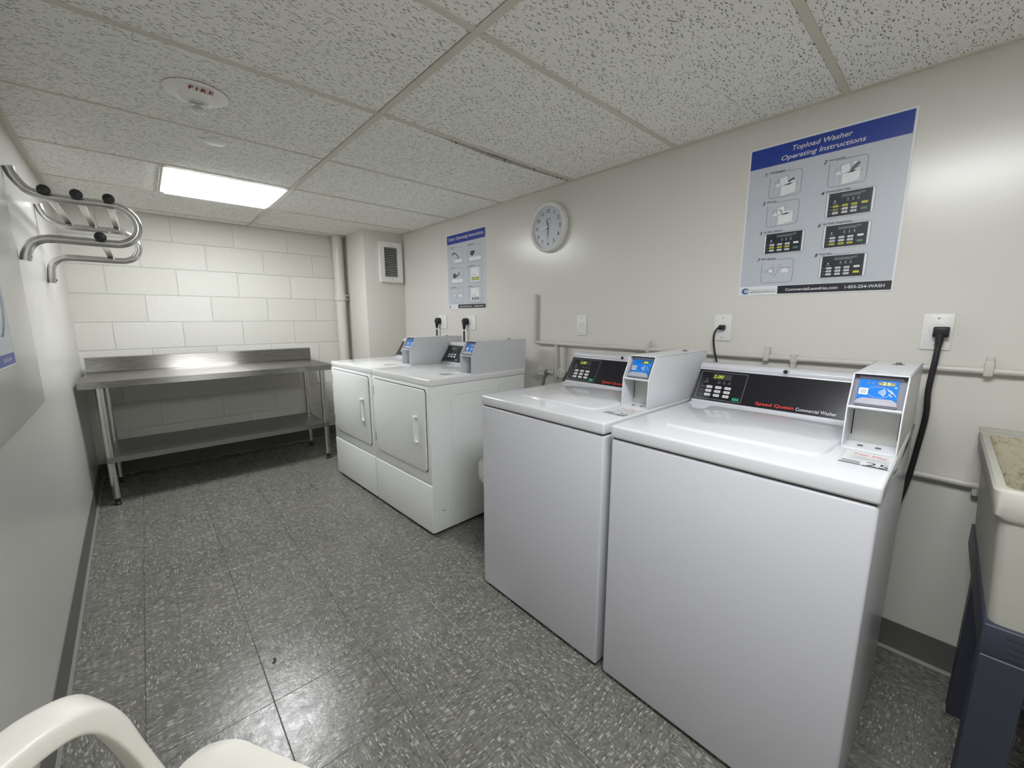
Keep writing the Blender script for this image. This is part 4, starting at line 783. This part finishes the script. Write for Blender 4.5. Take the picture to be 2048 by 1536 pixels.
def dryer(label, loc, rz, number, ztop=0.862):
    t = thing('clothes_dryer', label, 'clothes dryer', loc, rz, 'front-loading clothes dryers')
    DW = 0.648; D = 0.70
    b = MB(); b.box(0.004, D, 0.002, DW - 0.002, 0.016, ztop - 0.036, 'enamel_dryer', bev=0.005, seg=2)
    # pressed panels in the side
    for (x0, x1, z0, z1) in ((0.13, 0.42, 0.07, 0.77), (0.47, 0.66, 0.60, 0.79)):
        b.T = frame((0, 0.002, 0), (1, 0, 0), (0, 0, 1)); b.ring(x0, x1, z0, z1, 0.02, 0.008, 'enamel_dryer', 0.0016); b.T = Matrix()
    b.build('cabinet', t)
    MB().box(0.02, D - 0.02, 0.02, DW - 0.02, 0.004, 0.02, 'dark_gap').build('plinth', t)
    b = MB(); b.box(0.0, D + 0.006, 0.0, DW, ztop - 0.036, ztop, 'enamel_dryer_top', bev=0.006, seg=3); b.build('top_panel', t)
    # front panel above, separate kick panel below; a pinched seam between them
    b = MB(); b.box(-0.004, 0.006, 0.006, DW - 0.006, 0.295, ztop - 0.040, 'enamel_dryer', bev=0.003, seg=2); b.build('front_panel', t)
    b = MB(); b.box(-0.006, 0.006, 0.004, DW - 0.004, 0.018, 0.290, 'enamel_dryer', bev=0.005, seg=3); b.build('kick_panel', t)
    # door with clipped corners
    y0, y1, z0, z1 = 0.036, 0.607, 0.362, 0.806
    def outl(g, y0=y0, y1=y1, z0=z0, z1=z1):
        return [(y0 - g + 0.012, z1 + g), (y0 - g, z1 + g - 0.014), (y0 - g, z0 - g + 0.014), (y0 - g + 0.012, z0 - g), (y1 + g - 0.035, z0 - g), (y1 + g, z0 - g + 0.04), (y1 + g, z1 + g - 0.014), (y1 + g - 0.012, z1 + g)]
    b = MB(); b.prism(outl(0.004), -0.005, -0.0035, 'dark_gap', 'x'); b.build('door_gap', t)
    b = MB(); b.prism(outl(0.0), -0.0125, -0.004, 'enamel_dryer', 'x', bev=0.0025, seg=3); dr = b.build('door', t, ang=50)
    hy = 0.118
    b = MB(); b.box(-0.015, -0.0120, hy - 0.012, hy + 0.022, 0.512, 0.655, 'enamel_dryer', bev=0.001, seg=1); b.tube([(-0.012, hy, 0.657), (-0.031, hy, 0.652), (-0.033, hy, 0.64), (-0.033, hy, 0.527), (-0.031, hy, 0.515), (-0.012, hy, 0.510)], 0.0065, 'enamel_dryer_top', 8); b.box(-0.027, -0.012, hy - 0.010, hy + 0.022, 0.648, 0.657, 'enamel_dryer', bev=0.003); b.box(-0.027, -0.012, hy - 0.010, hy + 0.022, 0.508, 0.517, 'enamel_dryer', bev=0.003); b.build('door_handle', dr)
    for z in (0.735, 0.440): MB().box(-0.012, -0.004, y1 + 0.0005, y1 + 0.006, z - 0.028, z + 0.028, 'black_plastic', bev=0.001, seg=1).build('door_hinge', t)
    console(t, ztop, DW, False, '100', False)
    payment_box(t, ztop, 0.006, 0.109, '', False, x0=0.275)
    b = flat((0.155, 0.165, ztop + 0.0005), (0, -1, 0), (1, 0, 0)); b.rect(0, 0.075, 0, 0.075, 'letter_white', 0); b.text(number, 0.035, 0.01, 'ink_grey', h=0.03, l=0.0003); b.rect(0.004, 0.032, 0.004, 0.030, 'ink_soft', 0.0002); b.line([(0.005, 0.045), (0.07, 0.045)], 0.004, 'ink_soft', 0.0002); b.line([(0.005, 0.055), (0.07, 0.055)], 0.004, 'ink_soft', 0.0002); b.build('number_sticker', t)
    b = flat((0.055, 0.0005, 0.13), (1, 0, 0), (0, 0, 1)); b.rect(0, 0.022, 0, 0.006, 'ink_soft'); b.build('maker_mark', t)
    for (fx, fy) in ((0.05, 0.05), (0.05, DW - 0.05), (0.64, 0.05), (0.64, DW - 0.05)): MB().tube([(fx, fy, 0), (fx, fy, 0.02)], 0.016, 'rubber', 12).build('foot', t)
    return t
DR = math.radians(2.4)
dryer('near front-loading dryer with its full white side showing', (1.052, 1.792, 0), DR, '22')
dryer('far front-loading dryer, the one closer to the steel table', (1.052 - 0.652 * math.sin(DR), 1.792 + 0.652 * math.cos(DR), 0), DR, '21')

# ---------------------------------------------------------------- waste bin with liner between dryer and washer
t = thing('waste_bin', 'white bag-lined bin in the gap between dryer and washer', 'waste bin', (1.405, 1.50, 0))
b = MB()
b.prism(MB().rr(-0.135, 0.135, -0.085, 0.085, 0.04), 0.0, 0.01, 'white_plastic', 'z')
pr = []
def ringpts(sx, sy, z): return [(p[0], p[1], z) for p in MB().rr(-sx, sx, -sy, sy, 0.04)]
rings = [ringpts(0.135, 0.085, 0.0), ringpts(0.170, 0.110, 0.28), ringpts(0.18, 0.118, 0.43), ringpts(0.173, 0.111, 0.43), ringpts(0.13, 0.08, 0.02)]
vs = [v for r in rings for v in r]; n = len(rings[0]); fs = [(i * n + k, i * n + (k + 1) % n, (i + 1) * n + (k + 1) % n, (i + 1) * n + k) for i in range(len(rings) - 1) for k in range(n)]
b.add(vs, fs, 'white_plastic'); b.build('bin_body', t)
b = MB(); rings = []
for j, (z, g) in enumerate(((0.345, 0.008), (0.385, 0.013), (0.43, 0.012), (0.445, 0.004), (0.435, -0.012))):
    rr_ = []
    for k, p in enumerate(MB().rr(-0.18 - g, 0.18 + g, -0.118 - g, 0.118 + g, 0.045, n=8)): rr_.append((p[0] * (1 + 0.012 * math.sin(k * 2.3 + j)), p[1] * (1 + 0.012 * math.cos(k * 1.9)), z + (0.012 * math.sin(k * 1.7) if j == 0 else 0)))
    rings.append(rr_)
vs = [v for r in rings for v in r]; n = len(rings[0]); fs = [(i * n + k, i * n + (k + 1) % n, (i + 1) * n + (k + 1) % n, (i + 1) * n + k) for i in range(len(rings) - 1) for k in range(n)]
b.add(vs, fs, 'white_plastic'); b.build('bin_liner', t)

# ---------------------------------------------------------------- stainless work table
t = thing('work_table', 'stainless steel work table with undershelf against the block wall', 'table', (-0.325, 3.42, 0))
TL, TD, TZ = 1.448, 0.61, 0.797
b = MB(); b.box(0, TL, 0, TD, TZ - 0.0025, TZ, 'steel'); b.prism([(0.0, TZ), (0.004, TZ), (0.006, TZ - 0.036), (0.014, TZ - 0.038), (0.012, TZ - 0.041), (0.001, TZ - 0.039)], 0, TL, 'steel', 'x')
b.box(0, 0.002, 0.002, TD, TZ - 0.036, TZ - 0.001, 'steel'); b.box(TL - 0.002, TL, 0.002, TD, TZ - 0.036, TZ - 0.001, 'steel'); b.build('tabletop', t)
b = MB(); b.prism([(TD - 0.012, TZ - 0.001), (TD - 0.004, TZ + 0.004), (TD - 0.001, TZ + 0.012), (TD, TZ + 0.100), (TD + 0.025, TZ + 0.104), (TD + 0.025, TZ + 0.10), (TD + 0.004, TZ + 0.098), (TD + 0.003, TZ - 0.03), (TD - 0.012, TZ - 0.03)], 0, TL, 'steel', 'x'); b.build('backsplash', t)
SZ = 0.312
for (x, y) in ((0.085, 0.066), (TL - 0.075, 0.066), (0.085, TD - 0.075), (TL - 0.075, TD - 0.075)):
    MB().tube([(x, y, 0.045), (x, y, TZ - 0.01)], 0.0205, 'chrome', 20).build('leg', t)
    b = MB(); b.lathe([(0, 0.0), (0.018, 0.0), (0.020, 0.01), (0.013, 0.018), (0.013, 0.045), (0.019, 0.048), (0, 0.048)], 'rubber', 16, O=(x, y, 0)); b.build('bullet_foot', t)
b = MB(); b.box(0.075, TL - 0.068, 0.05, TD - 0.06, SZ - 0.002, SZ, 'galv'); b.box(0.085, TL - 0.075, 0.048, 0.050, SZ - 0.034, SZ, 'galv'); b.box(0.085, TL - 0.075, TD - 0.06, TD - 0.058, SZ - 0.034, SZ, 'galv')
for (x, y) in ((0.085, 0.066), (TL - 0.075, 0.066), (0.085, TD - 0.075), (TL - 0.075, TD - 0.075)): b.tube([(x, y, SZ - 0.036), (x, y, SZ + 0.003)], 0.0235, 'galv', 18)
b.build('undershelf', t)

# ---------------------------------------------------------------- wall rack of bent tube
t = thing('garment_rack', 'bent chrome tube garment rack with black end caps on the left wall', 'rack', (0, 0, 0))
def looppath(y, xw, zt, zb, top_end, bot_end):
    r = (zt - zb) / 2; xc = -0.048; pts = []
    pts += [(xw, y, top_end), (xw + 0.006, y, top_end - 0.03), (xw + 0.03, y, zt + 0.022), (xw + 0.065, y, zt + 0.005), (xw + 0.10, y, zt)]
    pts += [(xc - 0.06, y, zt)]
    for k in range(13): a = math.pi / 2 - math.pi * k / 12; pts.append((xc + r * math.cos(a), y, (zt + zb) / 2 + r * math.sin(a)))
    pts += [(xc - 0.10, y, zb), (xw + 0.085, y, zb), (xw + 0.05, y, zb - 0.006), (xw + 0.022, y, zb - 0.026), (xw + 0.006, y, zb - 0.06), (xw, y, bot_end)]
    return pts
Z0 = 1.18
for (y, lx0, bot) in ((2.46, lwx(2.46) + 0.0165, 0.215), (3.17, lwx(3.17) + 0.0165, 0.172)):
    b = MB(); b.tube(looppath(y, lx0, 0.462 + Z0, 0.305 + Z0, 0.555 + Z0, bot + Z0), 0.0160, 'chrome', 14, smooth=3); b.build('tube_loop', t)
    for z in (0.52, bot + 0.015): MB().lathe([(0, 0.0195), (0.005, 0.0185), (0.005, 0.0), (0, 0)], 'black_plastic', 10, ax='x', O=(lx0, y, z + Z0)).build('wall_screw', t)
for (x, z) in ((-0.226, 0.478), (-0.140, 0.478), (-0.048, 0.478), (-0.090, 0.322)):
    b = MB(); b.box(x - 0.013, x + 0.013, 2.44, 3.19, z + Z0 - 0.0015, z + Z0 + 0.0085, 'chrome', bev=0.003); b.build('cross_bar', t)
    b = MB(); b.lathe([(0, 2.426), (0.015, 2.428), (0.0190, 2.432), (0.0190, 2.438), (0, 2.442)], 'black_plastic', 24, ax='y', O=(x, 0, z + Z0 + 0.004)); b.build('end_cap', t)
    b = MB(); b.lathe([(0, 0), (0.004, 0.001), (0.004, 0.010), (0, 0.011)], 'black_plastic', 8, O=(x + 0.010, 3.185, z + Z0 + 0.002)); b.build('bolt', t)

# ---------------------------------------------------------------- laundry sink at the right edge
t = thing('utility_sink', 'cream utility sink on a dark blue-grey stand at the right edge', 'sink', (1.232, -0.079, 0), 0.021)
SX, SW = 0.615, 0.60   # depth to the wall, width towards -y
zt = 0.842
def loop(x0, x1, y0, y1, z, r=0.02): return [(p[0], p[1], z) for p in MB().rr(x0, x1, y0, y1, r, n=4)]
b = MB()
outer = [loop(0.020, SX, -SW + 0.03, -0.028, 0.545), loop(0.004, SX, -SW + 0.012, -0.014, zt - 0.064), loop(0.0, SX, -SW + 0.008, -0.010, zt - 0.0635), loop(-0.004, SX + 0.01, -SW + 0.004, -0.004, zt - 0.055), loop(0.0, SX + 0.012, -SW, 0.0, zt - 0.006), loop(0.004, SX + 0.01, -SW + 0.004, -0.004, zt)]
vs = [v for r in outer for v in r]; n = len(outer[0]); fs = [(i * n + k, i * n + (k + 1) % n, (i + 1) * n + (k + 1) % n, (i + 1) * n + k) for i in range(len(outer) - 1) for k in range(n)]; fs.append(tuple(range(n)))
b.add(vs, fs, 'sink')
rim = [loop(0.004, SX + 0.01, -SW + 0.004, -0.004, zt), loop(0.016, SX - 0.045, -SW + 0.018, -0.017, zt)]
vs = [v for r in rim for v in r]; b.add(vs, [(k, (k + 1) % n, n + (k + 1) % n, n + k) for k in range(n)], 'sink')
b.build('tub', t)
b = MB(); inner = [loop(0.016, SX - 0.045, -SW + 0.018, -0.017, zt), loop(0.020, SX - 0.049, -SW + 0.022, -0.021, zt - 0.008), loop(0.075, SX - 0.10, -SW + 0.06, -0.065, 0.60, 0.04), loop(0.10, SX - 0.13, -SW + 0.09, -0.09, 0.585, 0.04)]
vs = [v for r in inner for v in r]; b.add(vs, [(i * n + k, i * n + (k + 1) % n, (i + 1) * n + (k + 1) % n, (i + 1) * n + k) for i in range(3) for k in range(n)] + [tuple(3 * n + k for k in range(n))], 'sink_in'); b.build('basin', t)
b = MB(); b.prism([(SX - 0.040, zt - 0.001), (SX - 0.038, zt + 0.003), (SX - 0.02, zt + 0.004), (SX - 0.014, zt + 0.011), (SX - 0.002, zt + 0.012), (SX, zt - 0.001)], -SW, 0.0, 'sink', 'y', bev=0.002); b.build('back_ledge', t)
b = MB(); b.box(0.008, SX, -SW + 0.022, -0.022, 0.478, 0.548, 'stand', bev=0.004)
for i in range(4): b.box(0.0068, 0.009, -0.11, -0.055, 0.488 + i * 0.014, 0.493 + i * 0.014, 'stand')
b.build('stand_rail', t)
for (x0, y1) in ((0.004, -0.024), (0.004, -SW + 0.094), (0.44, -0.032), (0.44, -SW + 0.094)):
    b = MB(); b.prism([(x0, y1), (x0 + 0.058, y1), (x0 + 0.058, y1 - 0.014), (x0 + 0.016, y1 - 0.014), (x0 + 0.016, y1 - 0.068), (x0, y1 - 0.068)], 0.0, 0.480, 'stand', 'z', bev=0.002, seg=1); b.build('leg', t)

# ---------------------------------------------------------------- white plastic armchair, bottom left
ct = Vector((-0.0615, 0.475, 0)); ad = math.atan2(0.51, 0.86)
t = thing('plastic_armchair', 'white moulded plastic armchair at the bottom left corner', 'chair', ct, ad)
LV = 1
b = MB()   # seat: a shallow dished sheet with a rounded, rolled front edge
NX, NY = 24, 28; vs = []; fs = []
def seat(u, v):   # u: -1 back .. 1 front, v: -1..1 left-right
    hw = 0.185 + 0.058 * (u + 1) / 2; x = -0.20 + 0.434 * (u + 1) / 2; y = hw * v
    z = 0.471 - 0.022 * math.cos(u * 1.4) * math.cos(v * 1.5)
    if u > 0.85: z -= 0.006 * ((u - 0.85) / 0.15) ** 2; 
    if abs(v) > 0.8: z -= 0.008 * ((abs(v) - 0.8) / 0.2) ** 2
    if u > 0.75 and abs(v) > 0.75: # round the front corners
        k_ = min(1, ((u - 0.75) / 0.25) * ((abs(v) - 0.75) / 0.25)); x -= 0.018 * k_; y -= math.copysign(0.014 * k_, v)
    return (x, y, z)
for lay in (0, -0.005):
    for i in range(NX + 1):
        for j in range(NY + 1):
            p = seat(-1 + 2 * i / NX, -1 + 2 * j / NY); vs.append((p[0], p[1], p[2] + lay))
K = (NX + 1) * (NY + 1)
for i in range(NX):
    for j in range(NY):
        a = i * (NY + 1) + j; fs.append((a, a + 1, a + NY + 2, a + NY + 1)); fs.append((K + a, K + a + NY + 1, K + a + NY + 2, K + a + 1))
for i in range(NX):
    for j in (0, NY): a = i * (NY + 1) + j; fs.append((a, a + NY + 1, K + a + NY + 1, K + a))
for j in range(NY):
    for i in (0, NX): a = i * (NY + 1) + j; fs.append((a, a + 1, K + a + 1, K + a))
b.add(vs, fs, 'chair'); b.build('seat', t, ang=60)
for s in (1, -1):
    Y = 0.252 * s
    b = MB(); b.sweep([((-0.20, 0.175 * s, 0.72), (0, 0.030, 0.02), (0.03, 0, 0)), ((-0.185, 0.215 * s, 0.660), (0, 0.048, 0.0), (0.022, 0, 0.026)), ((-0.12, 0.245 * s, 0.648), (0, 0.058, 0), (0.004, 0, 0.036)), ((0.00, Y, 0.661), (0, 0.060, 0), (-0.004, 0, 0.036)), ((0.045, Y, 0.666), (0, 0.060, 0), (0.000, 0, 0.036)), ((0.080, Y, 0.655), (0, 0.060, 0), (0.022, 0, 0.028)), ((0.102, Y, 0.622), (0, 0.060, 0), (0.026, 0, 0.012)), ((0.122, Y * 1.01, 0.56), (0, 0.062, 0), (0.020, 0, 0.006)), ((0.146, Y * 1.02, 0.47), (0, 0.064, 0), (0.020, 0, 0.005)), ((0.162, Y * 0.99, 0.40), (0, 0.060, 0), (0.022, 0, 0.004)), ((0.185, Y * 0.98, 0.25), (0, 0.046, 0), (0.036, 0, 0.003)), ((0.215, Y, 0.0), (0, 0.034, 0), (0.028, 0, 0.0))], 'chair')
    b.build('arm', t, ang=60)
    b = MB(); b.sweep([((-0.165, 0.155 * s, 0.42), (0, 0.05, 0), (0.035, 0, 0)), ((-0.19, 0.165 * s, 0.25), (0, 0.04, 0), (0.035, 0, 0)), ((-0.225, 0.18 * s, 0.0), (0, 0.032, 0), (0.028, 0, 0))], 'chair'); b.build('rear_leg', t, ang=60)
b = MB()
for i in range(5): y = -0.12 + 0.06 * i; b.sweep([((-0.175, y * 0.9, 0.42), (0, 0.036, 0), (0.008, 0, 0)), ((-0.195, y, 0.58), (0, 0.034, 0), (0.008, 0, 0)), ((-0.225, y * 1.02, 0.74), (0, 0.036, 0), (0.008, 0, 0))], 'chair')
b.sweep([((-0.195, -0.168, 0.66), (0, 0.02, 0.02), (0.02, 0, 0)), ((-0.222, -0.150, 0.745), (0, 0.02, -0.03), (0.02, 0, 0)), ((-0.235, 0, 0.775), (0, 0.0, -0.05), (0.02, 0, 0)), ((-0.222, 0.150, 0.745), (0, -0.02, -0.03), (0.02, 0, 0)), ((-0.195, 0.168, 0.66), (0, -0.02, -0.02), (0.02, 0, 0))], 'chair')
for s in (1, -1): b.sweep([((-0.172, 0.150 * s, 0.415), (0, 0.03, 0), (0.018, 0, 0)), ((-0.192, 0.162 * s, 0.55), (0, 0.026, 0), (0.018, 0, 0)), ((-0.20, 0.167 * s, 0.67), (0, 0.026, 0), (0.018, 0, 0))], 'chair')
b.build('backrest', t, ang=60)

# ---------------------------------------------------------------- a scrap of lint on the floor
b = MB(); b.tube([(0, 0, 0.002), (0.008, 0.004, 0.004), (0.012, 0.014, 0.002), (0.006, 0.018, 0.003)], 0.0022, 'stain', 6, smooth=3)
o = b.build('lint_scrap'); o.location = (0.205, 1.46, 0.0); tag(o, 'tiny dark scrap of lint on the floor tiles in front of the dryers', 'debris')
